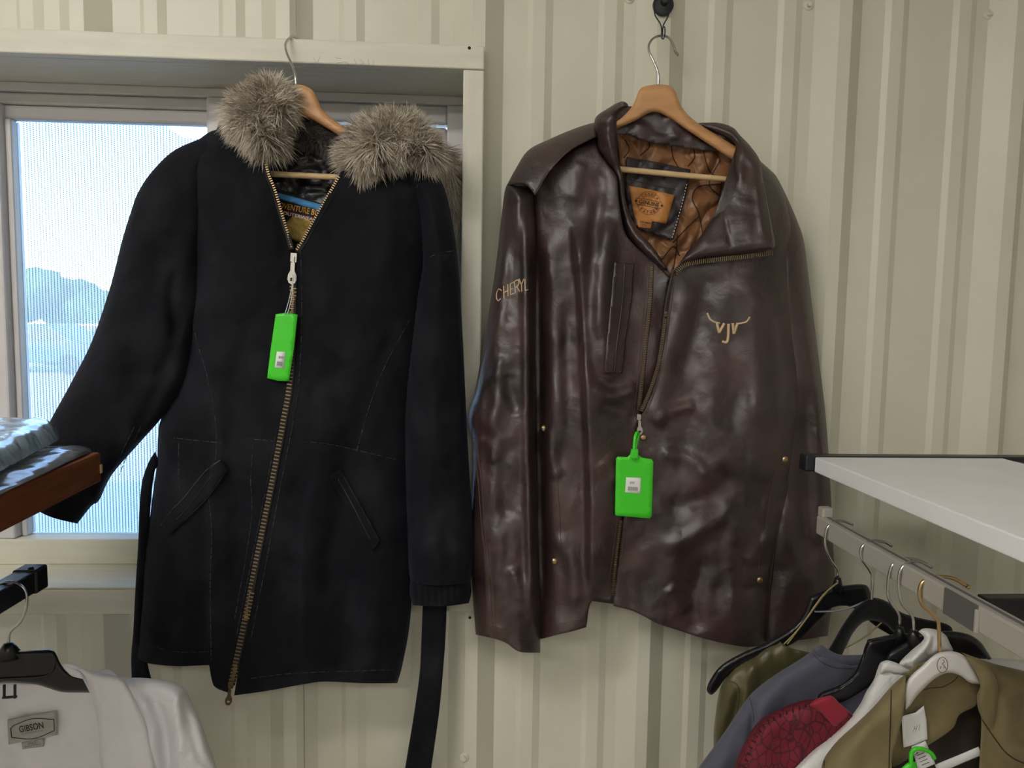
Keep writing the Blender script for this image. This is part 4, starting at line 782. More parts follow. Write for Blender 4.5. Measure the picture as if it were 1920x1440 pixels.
# ------------------------------------------------------------------ clothes rack on the right
DR = .20
xa = float(P(1530, 985, DR)[0]); zb0 = float(P(1529, 1000, DR)[2]); zb1 = float(P(1533, 966, DR)[2])
zs1 = float(P(1528, 857, DR)[2]); zs0 = float(P(1530, 885, DR)[2]); xs0 = float(P(1528, 857, DR)[0]); xs1 = float(P(1880, 862, DR)[0])
xc0 = float(P(1511, 870, DR)[0])
rk = thing('clothes_rack', 'white topped clothes rack with a grey hanging rail at the right', 'rack', ((xs0+xs1)/2, -.65, 0))
box('shelf_board', (xs0, -1.16, zs0), (xs1, -DR, zs1), M_whitelam, rk, bev=.002)
box('crossbar', (xc0, -DR+.001, zs0), (xs1+.30, -DR+.026, zs1+.0015), M_blackmetal, rk, bev=.003)
box('crossbar', (xa+.30, -DR+.001, zb0-.155), (xs1+.30, -DR+.026, zb0-.112), M_blackmetal, rk, bev=.003)
rl = box('hanging_rail', (xa, -1.16, zb0), (xa+.021, -DR, zb1), M_rail, rk, bev=.0025)
box('rail_lip', (xa+.001, -DR-.018, zb1-.001), (xa+.020, -DR, zb1+.016), M_rail, rk, bev=.003)
strip_v, strip_f = box_vf((xa+.0105, -.68, zb1+.0005), (.003, .93, .002)); link('rail_groove', strip_v, strip_f, M_plate, rl, smooth=False)
yp0 = -float(-(CAM[1]+ray(1770, 1150)[1]*xa/ray(1770, 1150)[0])); yp1 = -float(-(CAM[1]+ray(1832, 1180)[1]*xa/ray(1832, 1180)[0]))
pl = box('rail_plate', (xa-.0022, yp1, zb0-.001), (xa+.0005, yp0, zb1+.0005), M_plate, rk, bev=.0008)
box('plate_edge', (xa-.004, yp1-.003, zb0), (xa, yp1+.001, zb1-.004), M_rail, pl, bev=.0008)
for (px_, py_) in ((xs1+.26, -DR+.013), (xs1+.26, -1.1)):
    box('post', (px_, py_-.0125, 0), (px_+.025, py_+.0125, zs1-.001), M_blackmetal, rk, bev=.003)
box('side_rail', (xs1+.001, -1.16, zs0), (xs1+.025, -DR, zs1-.004), M_blackmetal, rk, bev=.003)
box('end_bar', (xs0, -1.186, zs0), (xs1+.28, -1.161, zs1), M_blackmetal, rk, bev=.003)
box('shelf_support', (xa+.001, -1.184, zb0), (xa+.015, -1.161, zs0), M_blackmetal, rk, bev=.002)

HOOKS = {1: [(1571, 1082), (1570, 1068), (1556, 1048), (1547, 1022), (1548, 1000), (1553, 987), (1566, 978), (1580, 977), (1599, 984)],
         2: [(1634, 1130), (1636, 1088), (1631, 1070), (1616, 1048), (1614, 1031), (1622, 1020), (1638, 1014), (1658, 1016), (1672, 1024)],
         3: [(1687, 1175), (1687, 1162), (1683, 1148), (1667, 1123), (1665, 1098), (1669, 1070), (1677, 1056), (1697, 1048), (1719, 1049), (1738, 1058)],
         4: [(1713, 1186), (1713, 1172), (1709, 1153), (1691, 1131), (1685, 1098), (1688, 1070), (1702, 1056), (1722, 1052), (1747, 1064)],
         5: [(1762, 1226), (1760, 1176), (1755, 1159), (1730, 1134), (1724, 1112), (1727, 1096), (1736, 1087), (1758, 1081), (1786, 1084), (1813, 1099)]}
def on_rail(px, py, x):
    v = ray(px, py); return float(-(CAM[1]+v[1]*x/v[0]))
DH = {i: on_rail(*q, xa-.0038) for i, q in {1: (1548, 1010), 2: (1614, 1033), 3: (1666, 1090), 4: (1686, 1086), 5: (1725, 1106)}.items()}
def hook_part(i, m, parent, r=.0019):
    wire('hook', [(a, b, DH[i]) for a, b in HOOKS[i]], r, m, parent, 10)
    if m is M_gold:
        e = P(*HOOKS[i][-1], DH[i]); v, f = lathe(e, (1, 0, -.4), [(.001, -.002), (.0028, 0), (.0028, .003), (.001, .005)], 12); link('hook_tip', v, f, m, parent)
def neck_part(i, q, parent):
    c = P(q[0], q[1], DH[i]); v, f = lathe(c, (0, 0, 1), [(.009, -.016), (.006, 0), (.0045, .006)], 12); link('neck', v, f, M_black, parent)
# 1 olive satin top on a black plastic hanger, nearest the wall
d = DH[1]
h1 = thing('plastic_hanger', 'black plastic hanger of the olive satin top, nearest the wall', 'hanger', P(1571, 1200, d), 'hangers on the grey rail')
puff('hanger_body', [('r', [(1518, 1119), (1558, 1103), (1582, 1098), (1624, 1097), (1636, 1122), (1660, 1150), (1760, 1195), (1810, 1230), (1818, 1262), (1800, 1262), (1740, 1225), (1650, 1180), (1600, 1140), (1560, 1140), (1535, 1165), (1505, 1195), (1460, 1220), (1400, 1246), (1364, 1268), (1346, 1292), (1334, 1303), (1325, 1294), (1332, 1274), (1352, 1248), (1392, 1224), (1440, 1203), (1490, 1172), (1510, 1142), (1518, 1119)])], d-.003, .006, 8, M_black, h1, step=5, mirror=.005)
hook_part(1, M_steel, h1); neck_part(1, (1571, 1090), h1)
wire('accessory_bar', [(1527, 1147, d+.006), (1562, 1146, d+.006), (1592, 1140, d+.006), (1626, 1126, d+.006)], .0016, M_clear, h1)
t = thing('satin_top', 'olive green satin top, the farthest garment on the grey rail', 'top', P(1450, 1650, d), 'garments on the grey rail')
puff('body', [('r', [(1458, 1199), (1430, 1214), (1381, 1246), (1365, 1263), (1350, 1292), (1341, 1345), (1338, 1400), (1345, 1500), (1360, 1680)]), ('o', [(1360, 1680), (1700, 1690)]), ('r', [(1700, 1690), (1790, 1450), (1805, 1290), (1760, 1235), (1690, 1212)]), ('o', [(1690, 1212), (1640, 1226), (1560, 1228), (1507, 1221), (1474, 1211), (1458, 1199)])], d-.012, .026, 34, M_olivesatin, t, step=6, ridges=(([(1385, 1290), (1378, 1340), (1366, 1400)], -.010, 8), ([(1420, 1230), (1400, 1300), (1390, 1400)], .008, 12)), noise=((.010, 24, 50, 10),), mirror=.018, key='olive_top')
strip('seam', [(1363, 1276), (1382, 1284), (1386, 1310), (1372, 1380)], 1.6, ['olive_top'], M_olivedark, t, h=.0004)
for pts in ([(1571, 1092, d+.008), (1548, 1112, d+.012), (1512, 1160, d+.014), (1476, 1208, d+.014)], [(1566, 1096, d+.009), (1540, 1120, d+.013), (1500, 1176, d+.014), (1470, 1208, d+.014)], [(1655, 1166, d+.012), (1620, 1195, d+.013), (1585, 1215, d+.013)]):
    wire('hanger_loop', pts, .0012, M_strap, t)
# 2 slate blue top on a velvet hanger
d = DH[2]
h2 = thing('velvet_hanger', 'arched black velvet hanger of the slate blue top', 'hanger', P(1634, 1220, d), 'hangers on the grey rail')
puff('hanger_body', [('r', [(1520, 1265), (1552, 1220), (1580, 1172), (1606, 1138), (1634, 1121), (1664, 1128), (1690, 1148), (1730, 1160), (1775, 1170), (1786, 1184), (1770, 1200), (1720, 1196), (1680, 1188), (1662, 1172), (1640, 1164), (1620, 1166), (1600, 1186), (1585, 1215), (1560, 1260), (1520, 1265)])], d-.003, .006, 9, M_velvet, h2, step=5, mirror=.005)
hook_part(2, M_steel, h2)
t = thing('knit_top', 'slate blue crew neck top between the olive satin and crimson lace tops', 'top', P(1500, 1680, d), 'garments on the grey rail')
puff('body', [('r', [(1523, 1220), (1500, 1236), (1461, 1260), (1430, 1282), (1407, 1302), (1385, 1332), (1365, 1363), (1335, 1405), (1308, 1442), (1270, 1500), (1240, 1560)]), ('o', [(1240, 1560), (1330, 1600), (1380, 1700), (1730, 1700)]), ('r', [(1730, 1700), (1800, 1450), (1840, 1320), (1780, 1260), (1700, 1225)]), ('o', [(1700, 1225), (1660, 1236), (1600, 1246), (1560, 1240), (1523, 1220)])], d-.012, .028, 40, M_slate, t, step=6, ridges=(([(1403, 1304), (1412, 1350), (1400, 1440)], -.008, 6), ([(1450, 1280), (1430, 1360), (1400, 1440)], .008, 24)), noise=((.010, 50, 70, 20),), mirror=.018, key='slate_top')
puff('neckband', [('r', [(1522, 1222), (1526, 1214), (1540, 1209), (1551, 1216), (1570, 1226), (1600, 1229), (1640, 1226), (1640, 1246), (1600, 1253), (1566, 1251), (1540, 1240), (1522, 1222)])], d+.006, .011, 9, M_slate, t, step=4, key='slate_neck')
strip('seam', [(1522, 1224), (1540, 1241), (1566, 1252), (1602, 1254)], 1.6, ['slate_neck', 'slate_top'], M_inkdark, t, h=.0004)
strip('seam', [(1404, 1303), (1411, 1330), (1414, 1352)], 1.8, ['slate_top'], M_inkdark, t, h=.0004)
# 3 crimson lace top on a glossy black hanger
d = DH[3]
h3 = thing('plastic_hanger', 'glossy black plastic hanger of the crimson lace top', 'hanger', P(1687, 1260, d), 'hangers on the grey rail')
puff('hanger_body', [('r', [(1627, 1199), (1650, 1194), (1675, 1189), (1700, 1187), (1735, 1194), (1752, 1222), (1790, 1270), (1850, 1310), (1840, 1330), (1770, 1300), (1720, 1262), (1690, 1250), (1658, 1262), (1625, 1290), (1580, 1316), (1545, 1322), (1533, 1310), (1540, 1298), (1575, 1284), (1600, 1264), (1612, 1240), (1627, 1199)])], d-.003, .007, 9, M_black, h3, step=5, mirror=.005, key='h3')
strip('rim', [(1540, 1303), (1575, 1288), (1604, 1266), (1616, 1240), (1629, 1203), (1674, 1194)], 3.5, ['h3'], M_black, h3, h=.003, off=0)
hook_part(3, M_steel, h3); neck_part(3, (1687, 1184), h3)
mt, nt, out = nodes_of('crimson_lace_pattern'); N = nt.nodes; L = nt.links
b = N.new('ShaderNodeBsdfPrincipled'); b.inputs['Roughness'].default_value = .75; L.new(b.outputs[0], out.inputs[0])
tc = N.new('ShaderNodeTexCoord'); vo = N.new('ShaderNodeTexVoronoi'); vo.feature = 'DISTANCE_TO_EDGE'; vo.inputs['Scale'].default_value = 95; mp = N.new('ShaderNodeMapping'); mp.inputs['Scale'].default_value = (1, 1, .65); mp.inputs['Rotation'].default_value = (0, .5, 0)
L.new(tc.outputs['Object'], mp.inputs[0]); L.new(mp.outputs[0], vo.inputs['Vector']); cr = N.new('ShaderNodeValToRGB'); L.new(vo.outputs['Distance'], cr.inputs[0])
e = cr.color_ramp.elements; e[0].position = .02; e[0].color = (.055, .003, .009, 1); e[1].position = .10; e[1].color = (.155, .006, .019, 1)
L.new(cr.outputs[0], b.inputs['Base Color']); bp = N.new('ShaderNodeBump'); bp.inputs['Distance'].default_value = .004; bp.inputs['Strength'].default_value = .8; L.new(cr.outputs[0], bp.inputs['Height']); L.new(bp.outputs[0], b.inputs['Normal'])
M_lace = mt
t = thing('lace_top', 'crimson lace top beneath the glossy black hanger', 'top', P(1530, 1680, d), 'garments on the grey rail')
puff('body', [('r', [(1530, 1310), (1510, 1312), (1490, 1318), (1461, 1330), (1429, 1347), (1410, 1368), (1399, 1388), (1387, 1411), (1375, 1444), (1360, 1500), (1350, 1560)]), ('o', [(1350, 1560), (1420, 1700), (1720, 1700)]), ('r', [(1720, 1700), (1790, 1500), (1800, 1400), (1740, 1360), (1680, 1345)]), ('o', [(1680, 1345), (1640, 1362), (1597, 1340), (1560, 1320), (1530, 1310)])], d-.008, .026, 36, M_lace, t, step=6, noise=((.008, 40, 60),), mirror=.018, key='lace')
puff('neck_panel', [('r', [(1517, 1322), (1528, 1312), (1545, 1306), (1560, 1305), (1576, 1320), (1597, 1338), (1590, 1348), (1576, 1358), (1564, 1365), (1545, 1345), (1517, 1322)])], d+.014, .008, 10, M_redplain, t, step=4)
for k in range(15):
    c = catmull([(1509, 1317), (1470, 1332), (1436, 1350), (1414, 1374), (1402, 1400), (1390, 1436)], 1.0); q = c[int((len(c)-1)*k/14)]; tt = c[min(int((len(c)-1)*k/14)+2, len(c)-1)]-c[max(int((len(c)-1)*k/14)-2, 0)]; tt = tt/np.hypot(*tt); nn = np.array([-tt[1], tt[0]])
    if nn[0] < 0: nn = -nn
    strip('lace_eyelet', [tuple(q+nn*2), tuple(q+nn*10+tt*2)], 3.4, ['lace'], M_reddark, t, h=.0004, off=.0006)
# 4 white ribbed turtleneck
d = DH[4]
h4 = thing('plastic_hanger', 'black plastic hanger inside the white ribbed turtleneck', 'hanger', P(1713, 1250, d), 'hangers on the grey rail')
puff('hanger_body', [('r', [(1660, 1236), (1668, 1222), (1684, 1212), (1707, 1200), (1735, 1190), (1771, 1183), (1812, 1188), (1837, 1202), (1850, 1220), (1862, 1242), (1880, 1300), (1860, 1300), (1820, 1262), (1760, 1236), (1712, 1240), (1690, 1250), (1668, 1262), (1654, 1256), (1660, 1236)])], d-.003, .006, 9, M_black, h4, step=5, mirror=.005)
hook_part(4, M_steel, h4); neck_part(4, (1713, 1190), h4)
t = thing('turtleneck', 'white ribbed turtleneck with folded collar behind the olive suede jacket', 'sweater', P(1650, 1700, d), 'garments on the grey rail')
rib = lambda ang, per, amp: (lambda x, y: amp*np.sin((x*math.cos(math.radians(ang))+y*math.sin(math.radians(ang)))*2*math.pi/per))
puff('body', [('r', [(1664, 1238), (1651, 1242), (1644, 1258), (1638, 1275), (1624, 1297), (1610, 1324), (1578, 1363), (1526, 1405), (1488, 1442), (1440, 1500), (1400, 1560)]), ('o', [(1400, 1560), (1480, 1610), (1560, 1640), (1600, 1720), (1950, 1720)]), ('r', [(1950, 1720), (2050, 1560), (2070, 1400), (2040, 1300), (1980, 1252), (1918, 1238), (1830, 1232)]), ('o', [(1830, 1232), (1780, 1250), (1720, 1262), (1690, 1250), (1664, 1238)])], d-.008, .026, 30, M_ribwhite, t, step=4, field=rib(42, 8, .0008), noise=((.007, 40, 40, 30),), mirror=.018, key='turtle')
puff('folded_collar', [('r', [(1722, 1184), (1733, 1178), (1757, 1181), (1773, 1191), (1781, 1206), (1786, 1222), (1760, 1228), (1741, 1236), (1718, 1258), (1700, 1252), (1686, 1244), (1706, 1222), (1732, 1198), (1722, 1184)])], d+.012, .016, 18, M_ribwhite, t, step=4, ridges=(([(1735, 1184), (1742, 1196), (1728, 1218), (1705, 1244)], .006, 6), ([(1750, 1190), (1748, 1215), (1735, 1236)], -.005, 6)), field=rib(-40, 8, .0008), noise=((.004, 16, 16),), mirror=.01)
puff('collar_flap', [('r', [(1652, 1242), (1662, 1238), (1676, 1241), (1692, 1248), (1712, 1259), (1694, 1268), (1678, 1266), (1664, 1262), (1650, 1262), (1652, 1242)])], d+.012, .010, 10, M_ribwhite, t, step=4, field=rib(80, 6, .0007), mirror=.006)
# 5 olive suede jacket on a white hanger
d = DH[5]
t = thing('suede_jacket', 'olive suede jacket open over a white hanger, nearest the viewer', 'jacket', P(1750, 1720, d), 'garments on the grey rail')
puff('back_lining', [('o', [(1640, 1330), (1700, 1290), (1840, 1280), (1870, 1400), (1880, 1720), (1640, 1720), (1640, 1330)])], d-.016, 0, 20, M_brownlining, t, step=9, noise=((.006, 40, 60),), key='sj_back')
puff('back_facing', [('o', [(1664, 1298), (1694, 1268), (1720, 1245), (1762, 1238), (1804, 1243), (1840, 1268), (1834, 1318), (1799, 1340), (1786, 1366), (1740, 1398), (1708, 1420), (1664, 1430), (1664, 1298)])], d-.008, 0, 20, M_suedeolive, t, step=6, noise=((.006, 40, 40),), key='sj_face')
strip('neck_seam', [(1733, 1294), (1745, 1290), (1768, 1288), (1788, 1277), (1796, 1268)], 1.8, ['sj_face'], M_olivedark, t, h=.0004)
puff('front_panel', [('r', [(1699, 1262), (1671, 1287), (1639, 1324), (1606, 1356), (1574, 1385), (1556, 1406), (1543, 1428), (1534, 1470), (1500, 1600), (1490, 1720)]), ('o', [(1490, 1720), (1690, 1720), (1680, 1520), (1672, 1428), (1680, 1390), (1693, 1340), (1697, 1300), (1699, 1262)])], d-.004, .024, 36, M_suedeolive, t, step=6, ridges=(([(1640, 1340), (1600, 1400), (1580, 1500)], .006, 24),), noise=((.008, 50, 70, 20),), mirror=.012, key='sj_l')
strip('piping', [(1671, 1293), (1670, 1342), (1668, 1400), (1666, 1470), (1664, 1560)], 2.6, ['sj_l'], M_olivedark, t, h=.0008)
strip('piping', [(1545, 1424), (1545, 1450), (1548, 1520)], 2.2, ['sj_l'], M_olivedark, t, h=.0006)
puff('front_panel', [('r', [(1803, 1223), (1830, 1233), (1870, 1246), (1920, 1258), (1980, 1276), (2030, 1310), (2060, 1380), (2080, 1560), (2080, 1720)]), ('o', [(2080, 1720), (1838, 1720), (1834, 1500), (1836, 1440), (1840, 1350), (1834, 1330), (1832, 1303), (1838, 1285), (1830, 1262), (1818, 1238), (1803, 1223)])], d-.004, .026, 40, M_suedeolive, t, step=6, ridges=(([(1880, 1290), (1890, 1360), (1900, 1440)], .010, 24), ([(1910, 1300), (1930, 1400)], -.008, 18)), noise=((.010, 60, 80),), mirror=.012, key='sj_r')
puff('lapel', [('r', [(1808, 1226), (1832, 1236), (1854, 1250), (1868, 1274), (1872, 1303), (1869, 1335), (1860, 1368), (1848, 1358), (1839, 1342), (1833, 1325), (1832, 1303), (1838, 1285), (1829, 1260), (1808, 1226)])], d+.024, .008, 12, M_suedeolive, t, step=5, noise=((.004, 20, 30),), mirror=.004, key='sj_lapel')
strip('piping', [(1838, 1344), (1857, 1373), (1872, 1394), (1884, 1409), (1902, 1423), (1925, 1433)], 2.6, ['sj_r', 'sj_lapel'], M_olivedark, t, h=.0008)
strip('white_tape', [(1756, 1442), (1790, 1428), (1838, 1408)], 18, ['sj_back'], M_paper, t, h=.001, off=.001)
lb_ = poly_on('brand_label', [(1690, 1343), (1716, 1336), (1732, 1323), (1737, 1350), (1739, 1386), (1716, 1396), (1694, 1402)], ['sj_face'], M_paper, t, off=.006, thick=.0008, step=6)
strokes('handwriting', [[(1712, 1372), (1716, 1362)], [(1717, 1372), (1720, 1360)], [(1714, 1367), (1718, 1366)], [(1723, 1370), (1724, 1358)]], [lb_.name], M_ink, lb_, .00025, off=.0002)
poly_on('care_label', [(1709, 1400), (1735, 1389), (1754, 1432), (1722, 1446)], ['sj_face', 'sj_back'], M_paper, t, off=.009, thick=.0008, step=6)
for k in range(4):
    strip('care_print', [(1719+3*k, 1417+6*k), (1733+3*k, 1411+6*k)], 1.6, ['care_label'], M_ink, t, h=.0003, off=.0005)
g = thing('price_tag', 'round looped green price tag at the suede jacket label', 'price tag', P(1712, 1460, d+.02), 'green plastic price tags')
wire('loop_strap', [(1708, 1440, d+.014), (1709, 1412, d+.015), (1717, 1404, d+.016), (1732, 1405, d+.016), (1746, 1412, d+.015), (1752, 1422, d+.013)], .0026, M_green, g, 8)
puff('tag_body', [('r', [(1690, 1440), (1702, 1430), (1716, 1428), (1720, 1445), (1722, 1520), (1680, 1520), (1680, 1450), (1690, 1440)])], d+.013, .003, 6, M_green, g, step=6)
h5 = thing('white_hanger', 'white lacquered hanger with a gold hook under the olive suede jacket', 'hanger', P(1762, 1330, d), 'hangers on the grey rail')
puff('hanger_body', [('r', [(1698, 1331), (1695, 1308), (1696, 1288), (1707, 1268), (1730, 1247), (1745, 1233), (1759, 1224), (1784, 1221), (1804, 1227), (1819, 1240), (1829, 1258), (1840, 1281), (1828, 1282), (1816, 1279), (1802, 1268), (1784, 1262), (1766, 1265), (1745, 1279), (1721, 1303), (1707, 1322), (1698, 1331)])], d+.004, .007, 8, M_hangerwhite, h5, step=4, mirror=.005, key='h5')
hook_part(5, M_gold, h5, .0023)
cc = (1767, 1247)
strokes('round_emblem', [[(cc[0]+10*math.cos(k*math.pi/10), cc[1]+14.5*math.sin(k*math.pi/10)) for k in range(21)], [(1768, 1237), (1771, 1241), (1766, 1245), (1771, 1248), (1769, 1253)], [(1765, 1249), (1763, 1254)], [(1772, 1250), (1774, 1255)]], ['h5'], M_brassdark, h5, .0004, off=.0001)
# ------------------------------------------------------------------ shelf, rail and shirt on the left
zsh = float(P(190, 847, .27)[2]); zsl = float(P(188, 903, .27)[2])
A = P(190, 847, .27); B = PZ(0, 926, zsh); dv = (B-A); dv[2] = 0; dv /= np.linalg.norm(dv); pv = np.array([dv[1], -dv[0], 0]);
if pv[0] > 0: pv = -pv
t = thing('wooden_shelf', 'reddish brown wooden shelf board reaching in from the left', 'shelf', A+dv*.3+pv*.2-np.array([0, 0, zsh-zsl]))
cen = A+dv*.42+pv*.21; cen[2] = (zsh+zsl)/2
v, f = box_vf(cen, (.84, .42, zsh-zsl), (dv, pv, (0, 0, 1))); o = bevel(link('board', v, f, M_cherry, t, smooth=False), .004)
v, f = box_vf(A+np.array([0, 0, -(zsh-zsl)*.55])+dv*.004-pv*.0004, (.005, .002, .012), (dv, pv, (0, 0, 1))); link('chipped_corner', v, f, M_woodbar, t, smooth=False)
for k in (.10, .74):
    c = A+dv*k+pv*.40; v, f = box_vf((c[0], c[1], zsl/2), (.04, .03, zsl-.001), (dv, pv, (0, 0, 1))); link('support_leg', v, f, M_cherry, t, smooth=False)
def pillow(name, pxp, z, h, R, mat_, label, cat, step=.012, nz=.006, sc=.03, group=None):
    W3 = PZ(np.array([p[0] for p in pxp], float), np.array([p[1] for p in pxp], float), z)[:, :2]
    Bc = catmull(np.vstack([W3, W3[:1]]), step)[:-1]; nb = len(Bc); lo, hi = Bc.min(0), Bc.max(0)
    G = np.array([(x, y) for y in np.arange(lo[1], hi[1], step) for x in np.arange(lo[0], hi[0], step)]); G = G[inside(G, Bc)]; G = G[seg_dist(G, np.vstack([Bc, Bc[:1]]))[0] > step*.5]
    Q = np.vstack([Bc, G]); r = delaunay_2d_cdt([Vector(q) for q in Q], [], [list(range(nb))], 1, 1e-6); Q = np.array([(v.x, v.y) for v in r[0]])
    ds = seg_dist(Q, np.vstack([Bc, Bc[:1]]))[0]; tt = np.clip(ds/R, 0, 1); pf = np.sqrt(1-(1-tt)**2); nzv = fbm(Q[:, 0]/sc, Q[:, 1]/(sc*2.2), 3)
    top = np.column_stack([Q, z+h*.25+h*.75*pf+nz*nzv*np.clip(ds/.01, 0, 1)]); bot = np.column_stack([Q, z+h*.2*(1-pf)]); n = len(Q)
    tri = [tuple(q) for q in r[2]]; ed = {(q[i], q[(i+1) % 3]) for q in tri for i in range(3)}
    fs = tri+[tuple(i+n for i in q[::-1]) for q in tri]+[(e[1], e[0], e[0]+n, e[1]+n) for e in ed if (e[1], e[0]) not in ed]
    return tag(link(name, np.vstack([top, bot]), fs, mat_), label, cat, group)
pillow('plastic_bag', [(-90, 850), (0, 843), (90, 840), (140, 840), (172, 846), (120, 872), (60, 902), (0, 930), (-90, 975)], zsh+.0012, .008, .05, M_bag2, 'thin clear plastic bag lying flat on the wooden shelf', 'plastic bag', step=.008, nz=.007, sc=.03, group='clear plastic bags on the shelf')
zb2 = zsh+.022
pillow('plastic_bag', [(-160, 824), (0, 822), (80, 820), (106, 824), (112, 830), (100, 840), (60, 862), (0, 896), (-120, 965), (-200, 960)], zb2-.012, .035, .03, M_bag, 'puffy bluish plastic bag lying on top of the thin bag', 'plastic bag', step=.008, nz=.012, sc=.035, group='clear plastic bags on the shelf')
# black rail and its shirt
dra = .27
xr1 = float(P(90, 1080, dra)[0]); zr0 = float(P(92, 1099, dra)[2]); zr1 = float(P(88, 1058, dra)[2])
t = thing('display_rail', 'black metal hanging rail with an end cap at the lower left', 'rail', (xr1-.015, -.7, 0))
box('rail_tube', (xr1-.030, -1.15, zr0+.001), (xr1-.001, -dra-.02, zr1-.001), M_blackmetal, t, bev=.002)
box('end_cap', (xr1-.032, -dra-.030, zr0-.001), (xr1+.001, -dra, zr1+.001), M_black, t, bev=.003)
v, f = lathe((xr1-.010, -dra-.022, zr1+.001), (0, 0, 1), [(.004, -.001), (.004, .002), (.002, .003)], 12); link('screw', v, f, M_black, t)
for yy in (-1.13, ):
    box('post', (xr1-.030, yy-.015, 0), (xr1-.001, yy+.015, zr0), M_blackmetal, t, bev=.002)
box('base_foot', (xr1-.20, -1.15, .0), (xr1+.17, -1.11, .02), M_blackmetal, t, bev=.002)
ds_ = .345
hs = thing('plastic_hanger', 'wide black plastic hanger of the white shirt at the lower left', 'hanger', P(17, 1290, ds_))
hb = [(-2, 1219), (17, 1212), (36, 1220), (70, 1218), (97, 1218), (106, 1228), (113, 1243), (125, 1259), (145, 1266), (167, 1270), (210, 1278), (290, 1300), (286, 1312), (200, 1302), (167, 1299), (119, 1298), (90, 1290), (69, 1284), (40, 1281), (17, 1280)]
hb = hb[1:] + [(34-a, b) for a, b in hb[1:-1]][::-1]
puff('hanger_body', [('r', hb+[hb[0]])], ds_-.004, .009, 8, M_black, hs, step=4, mirror=.006, key='hs')
strip('rim', [(-40, 1276), (20, 1272), (80, 1268), (98, 1258), (103, 1240)], 2.5, ['hs'], M_black, hs, h=.002, off=0)
wire('hook', [(16, 1212, ds_), (17, 1190, ds_), (24, 1179, ds_), (38, 1166, ds_), (48, 1142, ds_), (50, 1118, ds_), (44, 1103, ds_), (30, 1093, ds_), (15, 1091, ds_), (-2, 1096, ds_), (-16, 1108, ds_)], .0019, M_steel, hs, 10)
v, f = lathe(P(16, 1216, ds_), (0, 0, 1), [(.017, -.012), (.008, .004), (.005, .008)], 14); link('neck', v, f, M_black, hs)
for xx in (8, 28):
    wire('trouser_clip', [(xx, 1284, ds_+.006), (xx, 1309, ds_+.006)], .0018, M_black, hs, 6)
wire('trouser_clip', [(5, 1308, ds_+.006), (31, 1306, ds_+.006)], .0018, M_black, hs, 6)
sh = thing('dress_shirt', 'white cotton shirt hanging on the black hanger at the lower left', 'shirt', P(60, 1720, ds_))
puff('back_panel', [('o', [(-160, 1300), (-60, 1284), (17, 1280), (90, 1280), (125, 1262), (160, 1262), (230, 1300), (240, 1720), (-200, 1720), (-160, 1300)])], ds_-.024, 0, 20, M_shirt, sh, step=9, noise=((.018, 60, 60, 20), (.005, 30, 24, 40)), key='shirt_back')
puff('front_panel', [('r', [(150, 1262), (226, 1270), (270, 1271), (308, 1276), (344, 1290), (360, 1318), (376, 1352), (392, 1398), (407, 1442), (430, 1520), (440, 1600)]), ('o', [(440, 1600), (390, 1610), (380, 1720), (205, 1720), (200, 1440), (180, 1330), (150, 1262)])], ds_-.016, .036, 46, M_shirt, sh, step=6, ridges=(([(344, 1292), (330, 1320), (335, 1400), (330, 1500)], .012, 12, 12), ([(300, 1290), (295, 1320), (315, 1380), (312, 1480)], -.014, 18), ([(270, 1300), (290, 1400), (300, 1500)], .008, 14), ([(350, 1330), (380, 1440)], -.006, 10)), noise=((.014, 30, 60, -20), (.004, 14, 20)), mirror=.012, key='shirt_r')
strip('seam', [(258, 1318), (300, 1314), (330, 1312)], 1.2, ['shirt_r'], M_paper, sh, h=.0005)
strip('seam', [(334, 1296), (328, 1360), (328, 1412)], 1.4, ['shirt_r'], M_paper, sh, h=.0005)
strip('seam', [(328, 1410), (360, 1410), (396, 1412)], 1.4, ['shirt_r'], M_paper, sh, h=.0005)
puff('front_panel', [('r', [(-110, 1262), (-190, 1268), (-290, 1285), (-340, 1350), (-380, 1450), (-400, 1600)]), ('o', [(-400, 1600), (-350, 1610), (-340, 1720), (-170, 1720), (-160, 1440), (-140, 1330), (-110, 1262)])], ds_-.016, .036, 46, M_shirt, sh, step=9, noise=((.008, 30, 60, -20),), mirror=.012)
puff('collar', [('r', [(119, 1246), (136, 1243), (156, 1253), (190, 1262), (228, 1273), (250, 1306), (272, 1354), (284, 1400), (293, 1444)]), ('r', [(293, 1444), (300, 1490), (194, 1490)]), ('r', [(194, 1490), (187, 1420), (183, 1359), (172, 1306), (163, 1275), (150, 1258), (135, 1254), (119, 1246)])], ds_+.023, .011, 14, M_shirt, sh, step=5, ridges=(([(190, 1400), (196, 1440), (210, 1480)], .005, 7), ([(185, 1300), (205, 1360), (230, 1440)], .005, 18)), noise=((.005, 26, 40),), mirror=.004, key='shirt_collar')
puff('collar_stand', [('r', [(117, 1247), (130, 1246), (150, 1257), (163, 1273), (164, 1276), (150, 1272), (132, 1266), (117, 1247)])], ds_+.004, .006, 6, M_shirt, sh, step=4)
l1 = poly_on('brand_label', [(14, 1349), (60, 1340), (106, 1332), (107, 1378), (60, 1388), (16, 1396)], ['shirt_back'], M_shirtlabel, sh, off=.006, thick=.0008, step=6)
l2 = poly_on('size_label', [(40, 1390), (83, 1384), (81, 1400), (42, 1405)], ['shirt_back'], M_shirtlabel, sh, off=.0045, thick=.0006, step=6)
LX = (1, -.19); lk = [l1.name]
strokes('label_border', [[(20, 1366), (26, 1360)], [(26, 1360), (60, 1348), (101, 1349)], [(101, 1349), (102, 1370)], [(102, 1370), (63, 1385), (22, 1383)], [(22, 1383), (20, 1366)]], lk, M_inkdark, l1, .0006, off=.0002)
